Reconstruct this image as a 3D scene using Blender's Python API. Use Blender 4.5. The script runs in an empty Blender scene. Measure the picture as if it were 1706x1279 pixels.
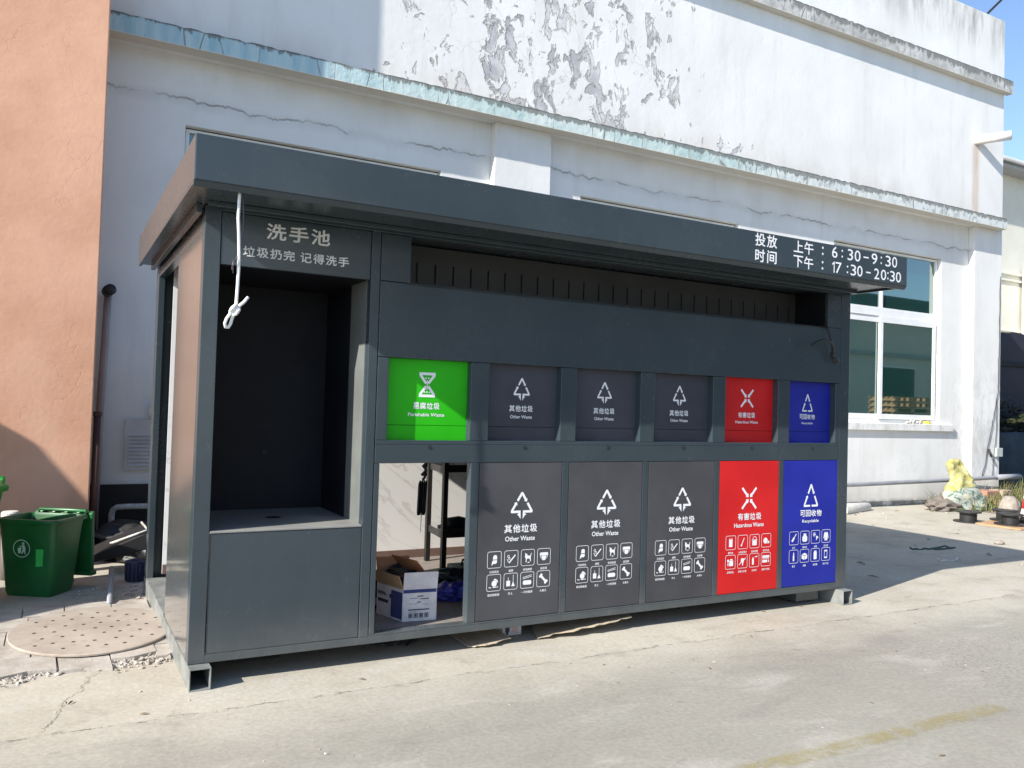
import bpy, bmesh, math, random
from mathutils import Vector, Matrix

# ---------------------------------------------------------------- scene, camera, light
S = bpy.context.scene
COL = S.collection
cam_d = bpy.data.cameras.new('camera')
cam = bpy.data.objects.new('camera', cam_d)
COL.objects.link(cam)
S.camera = cam
cam_d.sensor_fit = 'HORIZONTAL'
cam_d.sensor_width = 36.0
cam_d.lens = 36.0 * 1375.38 / 1706.0
cam_d.clip_start = 0.05
cam_d.clip_end = 2000.0
_r = Vector((0.87424454, -0.48457157, 0.02978032))
_u = Vector((-0.03937512, -0.00963251, 0.99917807))
_f = Vector((0.48388643, 0.87469858, 0.02750123))
mw = Matrix.Identity(4)
for i in range(3):
    mw[i][0] = _r[i]; mw[i][1] = _u[i]; mw[i][2] = -_f[i]
mw[0][3], mw[1][3], mw[2][3] = -0.653, -4.5495, 1.4987
cam.matrix_world = mw

SUN = Vector((1.56, 0.43, -1.0)).normalized()          # travel direction of the light
ELEV = math.asin(-SUN.z)
W = bpy.data.worlds.new('World')
S.world = W
W.use_nodes = True
wn = W.node_tree
bg = wn.nodes['Background']
sky = wn.nodes.new('ShaderNodeTexSky')
sky.sky_type = 'NISHITA'
sky.sun_disc = False
sky.sun_elevation = ELEV
sky.sun_rotation = math.atan2(-SUN.x, -SUN.y)
sky.air_density = 0.8; sky.dust_density = 0.3; sky.ozone_density = 2.0
wn.links.new(sky.outputs[0], bg.inputs[0])
bg.inputs[1].default_value = 0.130
sl = bpy.data.lights.new('sun', 'SUN')
sl.energy = 4.6
sl.angle = math.radians(0.5)
sl.color = (1.0, 0.95, 0.87)
sun = bpy.data.objects.new('sun', sl)
COL.objects.link(sun)
sun.rotation_euler = SUN.to_track_quat('-Z', 'Y').to_euler()
S.view_settings.view_transform = 'Standard'
S.view_settings.look = 'None'
S.view_settings.exposure = 0.95
S.view_settings.gamma = 1.0
S.render.engine = 'CYCLES'
S.cycles.use_denoising = True
S.cycles.max_bounces = 8
rnd = random.Random(7)

# ---------------------------------------------------------------- material helpers
class Mat:
    def __init__(s, name, col=(.5, .5, .5), rough=.6, metal=0.0, spec=.5):
        s.m = bpy.data.materials.new(name); s.m.use_nodes = True
        s.nt = s.m.node_tree; s.b = s.nt.nodes['Principled BSDF']
        s.b.inputs['Base Color'].default_value = (*col, 1)
        s.b.inputs['Roughness'].default_value = rough
        s.b.inputs['Metallic'].default_value = metal
        s.b.inputs['Specular IOR Level'].default_value = spec
    def n(s, t): return s.nt.nodes.new(t)
    def link(s, a, b): s.nt.links.new(a, b)
    def put(s, sock, v):
        if hasattr(v, 'links') or isinstance(v, bpy.types.NodeSocket): s.link(v, sock)
        elif isinstance(v, tuple) and len(v) == 3 and sock.type == 'RGBA': sock.default_value = (*v, 1)
        else: sock.default_value = v
    def set(s, name, v): s.put(s.b.inputs[name], v)
    def pos(s): return s.n('ShaderNodeNewGeometry').outputs['Position']
    def sep(s, v):
        a = s.n('ShaderNodeSeparateXYZ'); s.link(v, a.inputs[0]); return a.outputs
    def map(s, v, sc=(1, 1, 1), loc=(0, 0, 0), rot=(0, 0, 0)):
        a = s.n('ShaderNodeMapping'); s.link(v, a.inputs[0])
        a.inputs['Scale'].default_value = sc; a.inputs['Location'].default_value = loc
        a.inputs['Rotation'].default_value = rot
        return a.outputs[0]
    def noise(s, v, scale=5, detail=4, rough=.55, dist=0):
        a = s.n('ShaderNodeTexNoise'); s.link(v, a.inputs['Vector'])
        a.inputs['Scale'].default_value = scale; a.inputs['Detail'].default_value = detail
        a.inputs['Roughness'].default_value = rough; a.inputs['Distortion'].default_value = dist
        return a.outputs['Fac']
    def voro(s, v, scale=5, feature='DISTANCE_TO_EDGE'):
        a = s.n('ShaderNodeTexVoronoi'); s.link(v, a.inputs['Vector']); a.feature = feature
        a.inputs['Scale'].default_value = scale
        return a.outputs['Distance']
    def wave(s, v, scale=5, dist=0, detail=2, dscale=1, axis='X'):
        a = s.n('ShaderNodeTexWave'); s.link(v, a.inputs['Vector'])
        a.bands_direction = axis
        a.inputs['Scale'].default_value = scale; a.inputs['Distortion'].default_value = dist
        a.inputs['Detail'].default_value = detail; a.inputs['Detail Scale'].default_value = dscale
        return a.outputs['Fac']
    def math(s, op, a, b=0.0, c=None, clamp=False):
        m = s.n('ShaderNodeMath'); m.operation = op; m.use_clamp = clamp
        s.put(m.inputs[0], a); s.put(m.inputs[1], b)
        if c is not None: s.put(m.inputs[2], c)
        return m.outputs[0]
    def step(s, v, lo, hi):
        a = s.n('ShaderNodeMapRange'); s.put(a.inputs[0], v); a.interpolation_type = 'SMOOTHSTEP'
        a.inputs[1].default_value = lo; a.inputs[2].default_value = hi
        return a.outputs[0]
    def mix(s, f, a, b, mode='MIX'):
        m = s.n('ShaderNodeMix'); m.data_type = 'RGBA'; m.blend_type = mode
        s.put(m.inputs[0], f); s.put(m.inputs[6], a); s.put(m.inputs[7], b)
        return m.outputs[2]
    def bump(s, h, strength=.3, dist=.01):
        a = s.n('ShaderNodeBump'); a.inputs['Strength'].default_value = strength
        a.inputs['Distance'].default_value = dist
        s.put(a.inputs['Height'], h); s.link(a.outputs[0], s.b.inputs['Normal'])

def painted(name, col, rough=.38, var=.12, spec=.5, bump=.02, scale=3.0):
    """coated sheet metal or plastic with faint cloudiness, dust and orange peel"""
    g = Mat(name, col, rough, 0, spec)
    p = g.pos()
    a = g.noise(p, scale, 5, .6)
    d = tuple(c * (1 - var) for c in col); l = tuple(min(1, c * (1 + var) + .004) for c in col)
    g.set('Base Color', g.mix(g.step(a, .3, .7), d, l))
    b = g.noise(p, scale * 7, 3, .6)
    g.set('Roughness', g.math('ADD', rough - .08, g.math('MULTIPLY', g.math('ADD', a, b), .08)))
    if bump: g.bump(g.noise(p, 60, 2, .5), bump, .004)
    return g.m

# ---- kiosk and small-object materials
def kiosk_paint(name, k=1.0, coat=0.0, dusty=0.0):  # dusty: even pale mix that stands in for sun on the side sheet
    g = Mat(name, (.04, .055, .065), .34)
    p = g.pos(); z = g.sep(p)[2]
    a = g.noise(p, 1.4, 5, .6); b = g.noise(g.map(p, (14, 14, 1.2)), 1.6, 4, .6); d = g.noise(p, 7, 6, .7)
    c = g.mix(g.step(a, .3, .7), (.032 * k, .047 * k, .057 * k), (.042 * k, .058 * k, .068 * k))
    c = g.mix(g.math('ADD', dusty, g.math('MULTIPLY', g.step(b, .52, .8), .025)), c, (.24, .22, .19))
    c = g.mix(g.math('MULTIPLY', g.step(d, .58, .74), .035), c, (.30, .28, .25))
    lowdust = g.math('MULTIPLY', g.math('SUBTRACT', 1.0, g.step(z, .1, .42)), g.math('MULTIPLY', d, .30))
    c = g.mix(lowdust, c, (.30, .28, .24))
    g.set('Base Color', c)
    g.set('Roughness', g.math('ADD', .16, g.math('MULTIPLY', g.math('ADD', a, d), .10)))
    g.set('Specular IOR Level', .5)
    if coat:
        g.set('Coat Weight', coat); g.set('Coat Roughness', .10)
    h = g.math('ADD', g.noise(p, 2.2, 1, .4), g.math('MULTIPLY', g.noise(p, 90, 2, .5), .015))
    g.bump(h, .05, .03)
    return g.m
M_KIOSK = kiosk_paint('grey_powder_coat')
M_KIOSKSIDE = kiosk_paint('sun_lightened_side_sheet', 1.15, .9, .24)  # kiosk paint made paler and glossier to carry the sunlit look of this side
M_DARK = painted('shaded_interior_dark', (.007, .008, .012), .6, spec=.2)  # near black: shade of enclosed interiors put into the colour
M_GAP = painted('shadow_gap_black', (.012, .013, .015), .8)
M_DOORGREY = painted('grey_door_film', (.064, .064, .070), .45, .16, .25, scale=1.6)
M_FLAPGREY = painted('slate_flap_film', (.056, .058, .072), .45, .15, .2, scale=1.6)
M_RED = painted('red_door_film', (.58, .012, .014), .42, .09, .25, scale=1.6)
M_BLUE = painted('blue_door_film', (.013, .022, .30), .42, .10, .25, scale=1.6)
M_GREENF = painted('green_flap_film', (.020, .42, .004), .42, .08, .25, scale=1.6)
M_WHITE = painted('white_vinyl', (.80, .80, .82), .5, .03, bump=0)
M_GALV = painted('galvanised_steel', (.19, .20, .19), .42, .25, scale=8)
M_BLACK = painted('black_plastic', (.014, .014, .015), .5)
M_BLACKMETAL = painted('black_rack_paint', (.018, .016, .015), .45, .3)
M_BINGREEN = painted('dark_green_plastic', (.008, .098, .024), .36, .2)
M_BINLIME = painted('bright_green_plastic', (.020, .24, .022), .36, .15)
M_STICKER = painted('lime_sticker', (.035, .42, .080), .5)
M_EMBLEM = painted('pale_green_print', (.42, .55, .46), .55)
M_ROPE = painted('white_rope', (.82, .82, .80), .8, scale=60)
M_PVC = painted('grey_pvc_pipe', (.25, .26, .28), .45)
M_PVCW = painted('dirty_white_pvc', (.55, .53, .48), .5, .3, scale=14)
M_ALU = painted('white_window_aluminium', (.80, .81, .80), .35, .05)
M_STEELGREY = painted('grey_switch_box', (.42, .46, .44), .5)
M_YELLOW = painted('yellow_plastic', (.7, .6, .05), .5)
M_CREAMWALL = painted('cream_render', (.68, .66, .57), .9, .06, scale=.6)
M_ROOFGREY = painted('grey_metal_eave', (.35, .36, .37), .6, .1)
M_NAVY = painted('navy_sheet', (.013, .013, .026), .7, .2, scale=.8)

def cardboard(name, col, print_=False):
    g = Mat(name, col, .85)
    p = g.pos()
    a = g.noise(p, 14, 5, .65)
    g.set('Base Color', g.mix(g.step(a, .25, .75), tuple(c * .82 for c in col), tuple(min(1, c * 1.1) for c in col)))
    g.bump(g.noise(p, 40, 3), .2, .004)
    return g.m
M_CARD = cardboard('brown_cardboard', (.42, .27, .15))
M_CARDW = cardboard('white_carton_board', (.62, .58, .58))
M_CARDO = cardboard('orange_carton_inside', (.48, .20, .09))
M_NAVYPRINT = cardboard('navy_carton_print', (.035, .045, .16))
M_INK = painted('dark_print_ink', (.03, .03, .06), .7, bump=0)
M_FLOORDIRTY = cardboard('dirty_floor_sheet', (.22, .19, .17))
M_SKIRT = cardboard('brown_skirting', (.16, .10, .08))
M_WOOD = cardboard('orange_plywood', (.45, .28, .15))
M_STONE = cardboard('pale_stone', (.30, .265, .225))

def marble():
    g = Mat('white_marble_panel', (.75, .74, .73), .3)
    p = g.pos()
    v = g.map(p, (1, 1, 1), (0, 0, 0), (0, math.radians(-38), 0))
    w = g.noise(g.map(v, (.7, 1, 3.2)), 2.0, 6, .6, .6)
    vein = g.math('SUBTRACT', 1.0, g.step(g.math('ABSOLUTE', g.math('SUBTRACT', w, .5)), .0, .035))
    vein = g.math('MULTIPLY', vein, g.step(g.noise(p, 1.6, 2), .42, .62))
    c = g.mix(g.math('MULTIPLY', vein, .4), (.78, .77, .755), (.36, .34, .32))
    g.set('Base Color', c)
    return g.m
M_MARBLE = marble()

def concrete():
    g = Mat('pale_worn_concrete', (.42, .40, .36), .92, 0, .2)
    p = g.pos(); x, y, z = g.sep(p)
    a = g.noise(p, .55, 8, .62); b = g.noise(p, 3.1, 7, .68); f = g.noise(p, 38, 4, .7)
    c = g.mix(g.step(a, .32, .68), (.372, .340, .275), (.470, .435, .362))
    c = g.mix(g.math('MULTIPLY', g.step(b, .50, .70), .45), c, (.470, .450, .415))
    c = g.mix(g.math('MULTIPLY', g.step(b, .48, .30), .45), c, (.250, .232, .205))
    # the strip in front of the joint is greyer, and the far right is rough and pitted
    jn = g.math('ADD', y, g.math('MULTIPLY', g.math('SUBTRACT', g.noise(p, 2.6, 8, .75), .5), .20))
    jf = g.math('ADD', y, g.math('MULTIPLY', g.math('SUBTRACT', g.noise(p, 1.4, 7, .7), .5), .9))
    front = g.math('ADD', g.math('MULTIPLY', g.math('SUBTRACT', 1.0, g.step(jf, -1.05, -.40)), .8), g.math('MULTIPLY', g.math('SUBTRACT', 1.0, g.step(jn, -.40, -.36)), .2))
    c = g.mix(g.math('MULTIPLY', front, .85), c, g.mix(a, (.232, .220, .186), (.335, .320, .274)))
    line = g.math('SUBTRACT', 1.0, g.step(g.math('ABSOLUTE', g.math('ADD', jn, .385)), .0, .012))
    line = g.math('MULTIPLY', line, g.step(g.noise(g.map(p, (1, 0, 0)), 5.0, 5, .7), .44, .58))
    c = g.mix(g.math('MULTIPLY', line, .85), c, (.12, .11, .095))
    pit = g.math('MULTIPLY', g.step(x, 3.2, 4.6), g.math('SUBTRACT', 1.0, g.step(y, -1.3, -.7)))
    pit = g.math('MULTIPLY', pit, g.step(g.noise(p, 1.3, 3), .35, .6))
    spk = g.math('SUBTRACT', 1.0, g.step(g.voro(p, 42, 'F1'), .20, .42))
    c = g.mix(g.math('MULTIPLY', g.math('MULTIPLY', pit, spk), .65), c, (.17, .165, .16))
    # thin wandering cracks on the left
    q = g.math('ADD', x, g.math('MULTIPLY', g.math('SUBTRACT', g.noise(p, 4.5, 6, .7), .5), .26))
    q = g.math('ADD', q, g.math('MULTIPLY', y, -.34))
    ck = g.math('SUBTRACT', 1.0, g.step(g.math('ABSOLUTE', g.math('ADD', q, .54)), .0, .006))
    ck = g.math('MULTIPLY', ck, g.math('MULTIPLY', g.step(y, -.36, -.30), g.step(y, .5, .3)))
    c = g.mix(g.math('MULTIPLY', ck, .8), c, (.11, .10, .09))
    # small dark blotches and oily wear
    st = g.step(g.noise(g.map(p, (1, 1.7, 1)), 5.5, 3, .5), .66, .74)
    c = g.mix(g.math('MULTIPLY', st, .35), c, (.20, .185, .165))
    sm = g.noise(g.map(p, (.8, 1.9, 1)), 1.7, 7, .62, .4)
    c = g.mix(g.math('MULTIPLY', g.step(sm, .52, .72), .42), c, (.50, .475, .425))
    c = g.mix(g.math('MULTIPLY', g.step(sm, .46, .30), .30), c, (.215, .20, .175))
    oil = g.math('MULTIPLY', g.step(g.noise(g.map(p, (1, 1.2, 1), (4.3, 1.7, 0)), 1.15, 5, .6), .63, .72), g.step(g.noise(p, 6, 5, .7), .35, .6))
    c = g.mix(g.math('MULTIPLY', oil, .45), c, (.185, .17, .145))
    ty = g.math('SUBTRACT', 1.0, g.step(g.math('ABSOLUTE', g.math('ADD', g.math('ADD', y, g.math('MULTIPLY', x, -.06)), g.math('ADD', 1.18, g.math('MULTIPLY', g.math('SUBTRACT', g.noise(p, .8, 2), .5), .25)))), .03, .16))
    c = g.mix(g.math('MULTIPLY', g.math('MULTIPLY', ty, g.step(g.noise(p, 5, 5, .7), .4, .65)), .22), c, (.17, .165, .155))
    fine = g.mix(g.step(f, .2, .8), (.86, .86, .86), (1.13, 1.13, 1.13))
    c = g.mix(1.0, c, fine, 'MULTIPLY')
    g.set('Base Color', c)
    h = g.math('ADD', g.math('MULTIPLY', b, .5), g.math('MULTIPLY', f, .22))
    h = g.math('SUBTRACT', h, g.math('ADD', g.math('MULTIPLY', g.math('MULTIPLY', pit, spk), .35), g.math('ADD', g.math('MULTIPLY', line, .5), g.math('MULTIPLY', ck, .4))))
    g.bump(h, .34, .02)
    return g.m
M_GROUND = concrete()

def paver():
    g = Mat('worn_paving_slab', (.44, .40, .35), .92, 0, .2)
    p = g.pos()
    a = g.noise(p, 4, 7, .66); f = g.noise(p, 45, 3, .7)
    c = g.mix(g.step(a, .3, .7), (.30, .265, .225), (.47, .435, .39))
    g.set('Base Color', g.mix(1.0, c, g.mix(f, (.85, .85, .85), (1.15, 1.15, 1.15)), 'MULTIPLY'))
    g.bump(g.math('ADD', a, g.math('MULTIPLY', f, .4)), .5, .012)
    return g.m
M_PAVER = paver()

def white_wall():
    g = Mat('old_whitewash', (.78, .78, .76), .9, 0, .2)
    p = g.pos(); x, y, z = g.sep(p)
    a = g.noise(p, .7, 6, .6); b = g.noise(g.map(p, (1, 1, .14)), 3.5, 5, .65)
    c = g.mix(g.step(a, .3, .7), (.735, .732, .705), (.815, .815, .795))
    c = g.mix(g.math('MULTIPLY', g.step(b, .50, .74), .30), c, (.58, .555, .50))
    # flaking paint above the lower ledge: cement shows through
    d1 = g.math('ABSOLUTE', g.math('SUBTRACT', x, 4.9))
    m1 = g.math('SUBTRACT', 1.0, g.step(d1, .5, 2.9))
    hz = g.math('SUBTRACT', 1.0, g.step(z, 5.4, 8.4))
    m1 = g.math('MULTIPLY', m1, g.math('ADD', g.math('MULTIPLY', hz, .75), .25))
    m2 = g.math('MULTIPLY', g.math('SUBTRACT', 1.0, g.step(z, 5.25, 5.75)), g.math('SUBTRACT', 1.0, g.step(x, 7.6, 9.2)))
    m2 = g.math('MULTIPLY', m2, g.step(x, 2.6, 3.6))
    mask = g.math('MAXIMUM', m1, g.math('MULTIPLY', m2, .82))
    mask = g.math('MULTIPLY', mask, g.step(z, 5.1, 5.15))
    pn = g.noise(g.map(p, (1.25, 1, .85), (3.1, 0, 2.7)), 3.4, 9, .60, .5)
    thr = g.math('ADD', pn, g.math('MULTIPLY', mask, .118))
    peel = g.math('MULTIPLY', g.step(thr, .650, .657), g.step(mask, .02, .12))
    edge = g.math('MULTIPLY', g.math('SUBTRACT', g.step(thr, .630, .650), g.step(thr, .655, .685)), g.step(mask, .02, .12))
    cem = g.mix(g.step(g.noise(g.map(p, (1, 1, 1), (.07, 0, .11)), 3.0, 4, .6), .36, .66), g.mix(g.noise(p, 6, 6, .7), (.31, .31, .325), (.49, .49, .50)), (.67, .67, .67))
    c = g.mix(g.math('MULTIPLY', peel, .92), c, cem)
    wv = g.n('ShaderNodeTexVoronoi'); wv.feature = 'DISTANCE_TO_EDGE'; wv.inputs['Scale'].default_value = 1.5
    nv = g.n('ShaderNodeTexNoise'); g.link(p, nv.inputs['Vector']); nv.inputs['Scale'].default_value = 2.2; nv.inputs['Detail'].default_value = 7
    vs_ = g.n('ShaderNodeVectorMath'); vs_.operation = 'MULTIPLY_ADD'; g.link(nv.outputs['Color'], vs_.inputs[0]); vs_.inputs[1].default_value = (.8, .8, .8); g.link(g.map(p, (1.15, 1, .75)), vs_.inputs[2])
    g.link(vs_.outputs[0], wv.inputs['Vector'])
    hair = g.math('MULTIPLY', g.math('SUBTRACT', 1.0, g.step(wv.outputs['Distance'], .003, .011)), g.math('MULTIPLY', g.step(mask, .25, .6), g.step(g.noise(p, 1.3, 4), .44, .56)))
    c = g.mix(g.math('MULTIPLY', hair, .55), c, (.40, .40, .41))
    # rusty wash just above the ledge
    rw = g.math('MULTIPLY', g.math('MULTIPLY', g.step(z, 5.75, 5.28), g.step(z, 5.1, 5.15)), g.step(g.noise(g.map(p, (1, 1, .4)), 2.2, 5), .42, .68))
    c = g.mix(g.math('MULTIPLY', rw, .40), c, (.58, .50, .42))
    # rust run under the drain spout
    rx = g.math('ABSOLUTE', g.math('SUBTRACT', g.math('ADD', x, g.math('MULTIPLY', g.noise(p, 6, 3), .05)), 14.0))
    rr = g.math('MULTIPLY', g.math('SUBTRACT', 1.0, g.step(rx, .03, .16)), g.math('MULTIPLY', g.step(z, 5.15, 5.4), g.step(z, 6.7, 6.5)))
    c = g.mix(g.math('MULTIPLY', rr, g.math('ADD', .15, g.math('MULTIPLY', b, .6))), c, (.50, .31, .17))
    # parapet: black mildew running down from its top
    mil = g.math('MULTIPLY', g.step(z, 8.0, 9.05), g.step(g.noise(g.map(p, (1, 1, .22)), 3.2, 7, .7), .40, .68))
    c = g.mix(g.math('MULTIPLY', mil, .75), c, (.22, .23, .22))
    # wandering cracks below the ledge
    wz = g.math('ADD', z, g.math('MULTIPLY', g.math('SUBTRACT', g.noise(g.map(p, (1, 0, 0)), 1.3, 8, .72), .5), .42))
    ck = g.math('SUBTRACT', 1.0, g.step(g.math('ABSOLUTE', g.math('SUBTRACT', wz, 4.62)), .0, .014))
    ck = g.math('MULTIPLY', ck, g.step(g.noise(g.map(p, (1, 0, 0), (7, 0, 0)), 1.1, 3), .42, .56))
    halo = g.math('SUBTRACT', 1.0, g.step(g.math('ABSOLUTE', g.math('SUBTRACT', wz, 4.60)), .0, .11))
    lowm = g.math('MULTIPLY', g.math('MULTIPLY', g.step(z, 4.95, 4.85), g.step(z, 4.2, 4.3)), g.math('GREATER_THAN', y, 4.6))
    c = g.mix(g.math('MULTIPLY', g.math('MULTIPLY', halo, lowm), .18), c, (.40, .38, .34))
    c = g.mix(g.math('MULTIPLY', g.math('MULTIPLY', ck, lowm), g.math('MULTIPLY', g.step(g.noise(p, 7, 4, .7), .38, .58), .55)), c, (.24, .215, .19))
    damp = g.math('MULTIPLY', g.step(z, 4.55, 5.05), g.math('MULTIPLY', g.step(z, 5.07, 5.02), g.step(g.noise(g.map(p, (1, 1, .5)), 1.5, 4), .35, .7)))
    c = g.mix(g.math('MULTIPLY', damp, .30), c, (.50, .46, .38))
    # scuffed dirty foot, dark band at the base, and smudges of the lower right wall
    ft = g.math('MULTIPLY', g.step(z, .55, .02), g.math('ADD', .25, g.math('MULTIPLY', b, .6)))
    c = g.mix(ft, c, (.42, .41, .39))
    base_ = g.math('MULTIPLY', g.step(z, .16, .05), g.step(g.noise(g.map(p, (1, 1, 2)), 4, 5, .7), .34, .56))
    c = g.mix(g.math('MULTIPLY', base_, .8), c, (.16, .155, .145))
    sil = g.math('MULTIPLY', g.math('MULTIPLY', g.math('LESS_THAN', y, 4.665), g.math('MULTIPLY', g.math('GREATER_THAN', z, 1.27), g.math('LESS_THAN', z, 1.42))), g.math('LESS_THAN', x, 13.7))
    c = g.mix(g.math('MULTIPLY', sil, g.math('MULTIPLY', g.step(g.noise(g.map(p, (1, 1, .5)), 5, 6, .72), .42, .66), .55)), c, (.36, .33, .29))
    mot = g.math('MULTIPLY', g.math('MULTIPLY', g.step(x, 8.0, 10.5), g.step(z, 1.3, .6)), g.step(g.noise(p, 2.2, 7, .72), .46, .68))
    c = g.mix(g.math('MULTIPLY', mot, .26), c, (.50, .50, .49))
    sm = g.math('MULTIPLY', g.math('MULTIPLY', g.step(x, 13.2, 13.9), g.step(z, 3.2, 1.6)), g.step(g.noise(g.map(p, (1, 1, .5)), 4.5, 7, .74), .44, .64))
    c = g.mix(g.math('MULTIPLY', sm, .52), c, (.45, .45, .45))
    g.set('Base Color', c)
    h = g.math('SUBTRACT', g.math('ADD', g.math('MULTIPLY', g.noise(p, 14, 5, .6), .10), g.math('MULTIPLY', edge, .5)), g.math('MULTIPLY', peel, .7))
    h = g.math('SUBTRACT', h, g.math('MULTIPLY', g.math('MULTIPLY', ck, lowm), .5))
    h = g.math('ADD', h, g.math('MULTIPLY', g.noise(p, 1.1, 3, .5), .35))
    g.bump(h, .85, .03)
    return g.m
M_WALL = white_wall()

def ledge(name, z0, z1, teal):
    g = Mat(name, (.6, .68, .66), .9, 0, .2)
    p = g.pos(); x, y, z = g.sep(p)
    a = g.noise(p, 1.4, 6, .6); drip = g.noise(g.map(p, (1, 1, .10)), 7.5, 6, .7)
    base = g.mix(g.step(a, .35, .65), (.47, .61, .59), (.64, .71, .68)) if teal else g.mix(g.step(a, .35, .65), (.42, .42, .40), (.60, .60, .58))
    if teal:
        base = g.mix(g.step(x, 7.8, 9.4), base, g.mix(a, (.58, .64, .62), (.70, .72, .71)))
        base = g.mix(g.math('MULTIPLY', g.step(x, 3.2, 1.2), .75), base, g.mix(g.step(drip, .4, .6), (.27, .47, .56), (.45, .60, .63)))
    hz = g.step(z, z0, z1)
    edge_x = g.math('ADD', .35, g.math('MULTIPLY', g.step(x, 6.5, 10.5), .55)) if teal else 0.9
    n1 = g.noise(g.map(p, (1, 1, .16)), 11.0, 6, .72)
    k = g.math('ADD', hz, g.math('MULTIPLY', g.math('SUBTRACT', n1, .5), 1.9 if teal else 2.6))
    k = g.math('ADD', k, g.math('MULTIPLY', g.math('SUBTRACT', g.noise(p, 1.1, 4), .5), .9))
    if teal: k = g.math('SUBTRACT', k, g.math('MULTIPLY', g.step(x, 3.4, 1.6), .28))
    dirt = g.step(k, .66 if teal else .55, .80)
    bl = g.math('MULTIPLY', g.step(g.noise(g.map(p, (1, 1, .7)), 9, 7, .72), .52, .62), g.math('MULTIPLY', g.step(x, 5.5, 9.5) if teal else .7, .75))
    hair = g.math('MULTIPLY', g.math('SUBTRACT', 1.0, g.step(g.voro(g.map(g.map(p, (1, 0, .18)), (1, 1, 1)), 2.6), .004, .016)), g.step(g.noise(p, 1.6, 3), .42, .52))
    dirt = g.math('MAXIMUM', dirt, g.math('MAXIMUM', bl, g.math('MULTIPLY', hair, .9)))
    c = g.mix(g.math('MULTIPLY', dirt, .80), base, (.16, .165, .155))
    top = g.step(z, z1 - .03, z1 - .006)
    c = g.mix(g.math('MULTIPLY', top, g.step(g.noise(p, 9, 4), .3, .5)), c, (.15, .145, .13))
    und = g.math('SUBTRACT', 1.0, g.step(z, z0 + .003, z0 + .012))
    c = g.mix(und, c, g.mix(a, (.60, .56, .48), (.70, .67, .60)))
    g.set('Base Color', c)
    g.bump(g.math('ADD', g.noise(p, 12, 6, .65), g.math('MULTIPLY', dirt, -.25)), .5, .02)
    return g.m
M_LEDGE = ledge('flaking_teal_ledge', 5.055, 5.255, True)
M_LEDGE2 = ledge('stained_grey_ledge', 7.67, 7.91, False)

def orange_render():
    g = Mat('orange_render', (.72, .40, .26), .92, 0, .2)
    p = g.pos()
    a = g.noise(p, 1.1, 6, .6); b = g.noise(g.map(p, (1, 1, .3)), 5, 6, .65)
    c = g.mix(g.step(a, .3, .7), (.62, .335, .215), (.74, .43, .29))
    c = g.mix(g.math('MULTIPLY', g.step(b, .5, .75), .25), c, (.62, .36, .26))
    pz = g.sep(p)[2]
    c = g.mix(g.math('MULTIPLY', g.math('SUBTRACT', 1.0, g.step(pz, .0, .9)), g.step(g.noise(p, 3, 5), .3, .7)), c, (.45, .30, .22))
    c = g.mix(g.math('MULTIPLY', g.step(g.noise(g.map(p, (1, 1, .5), (2, 0, 5)), .9, 5, .6), .52, .62), .22), c, (.80, .52, .38))
    vz = g.math('ADD', 0.0, g.voro(g.map(p, (1, 1, 1.6)), 3.2))
    wv = g.n('ShaderNodeTexVoronoi')
    mp = g.n('ShaderNodeVectorMath'); mp.operation = 'ADD'
    nz = g.n('ShaderNodeTexNoise'); g.link(p, nz.inputs['Vector']); nz.inputs['Scale'].default_value = 3.0; nz.inputs['Detail'].default_value = 6
    sc = g.n('ShaderNodeVectorMath'); sc.operation = 'SCALE'; g.link(nz.outputs['Color'], sc.inputs[0]); sc.inputs['Scale'].default_value = .45
    g.link(p, mp.inputs[0]); g.link(sc.outputs[0], mp.inputs[1])
    wv.feature = 'DISTANCE_TO_EDGE'; wv.inputs['Scale'].default_value = 2.6; g.link(mp.outputs[0], wv.inputs['Vector'])
    ck = g.math('SUBTRACT', 1.0, g.step(wv.outputs['Distance'], .0, .012))
    ck = g.math('MULTIPLY', ck, g.step(g.noise(p, 1.5, 4), .50, .60))
    c = g.mix(g.math('MULTIPLY', ck, .17), c, (.42, .22, .14))
    g.set('Base Color', c)
    g.bump(g.math('ADD', g.math('MULTIPLY', g.noise(p, 2.2, 4, .55), .55), g.math('SUBTRACT', g.math('MULTIPLY', g.noise(p, 25, 4), .12), g.math('MULTIPLY', ck, .06))), .36, .03)
    return g.m
M_ORANGE = orange_render()

def glass():
    g = Mat('green_tinted_glass', (.010, .042, .036), .04, 0, .5)
    nt = g.nt; out = nt.nodes['Material Output']
    gl = g.n('ShaderNodeBsdfGlossy'); gl.inputs['Roughness'].default_value = .012
    gl.inputs['Color'].default_value = (.68, .82, .77, 1)
    fr = g.n('ShaderNodeFresnel'); fr.inputs['IOR'].default_value = 2.8
    mx = g.n('ShaderNodeMixShader'); g.link(fr.outputs[0], mx.inputs[0])
    g.link(g.b.outputs[0], mx.inputs[1]); g.link(gl.outputs[0], mx.inputs[2]); g.link(mx.outputs[0], out.inputs[0])
    return g.m
M_GLASS = glass()

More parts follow.
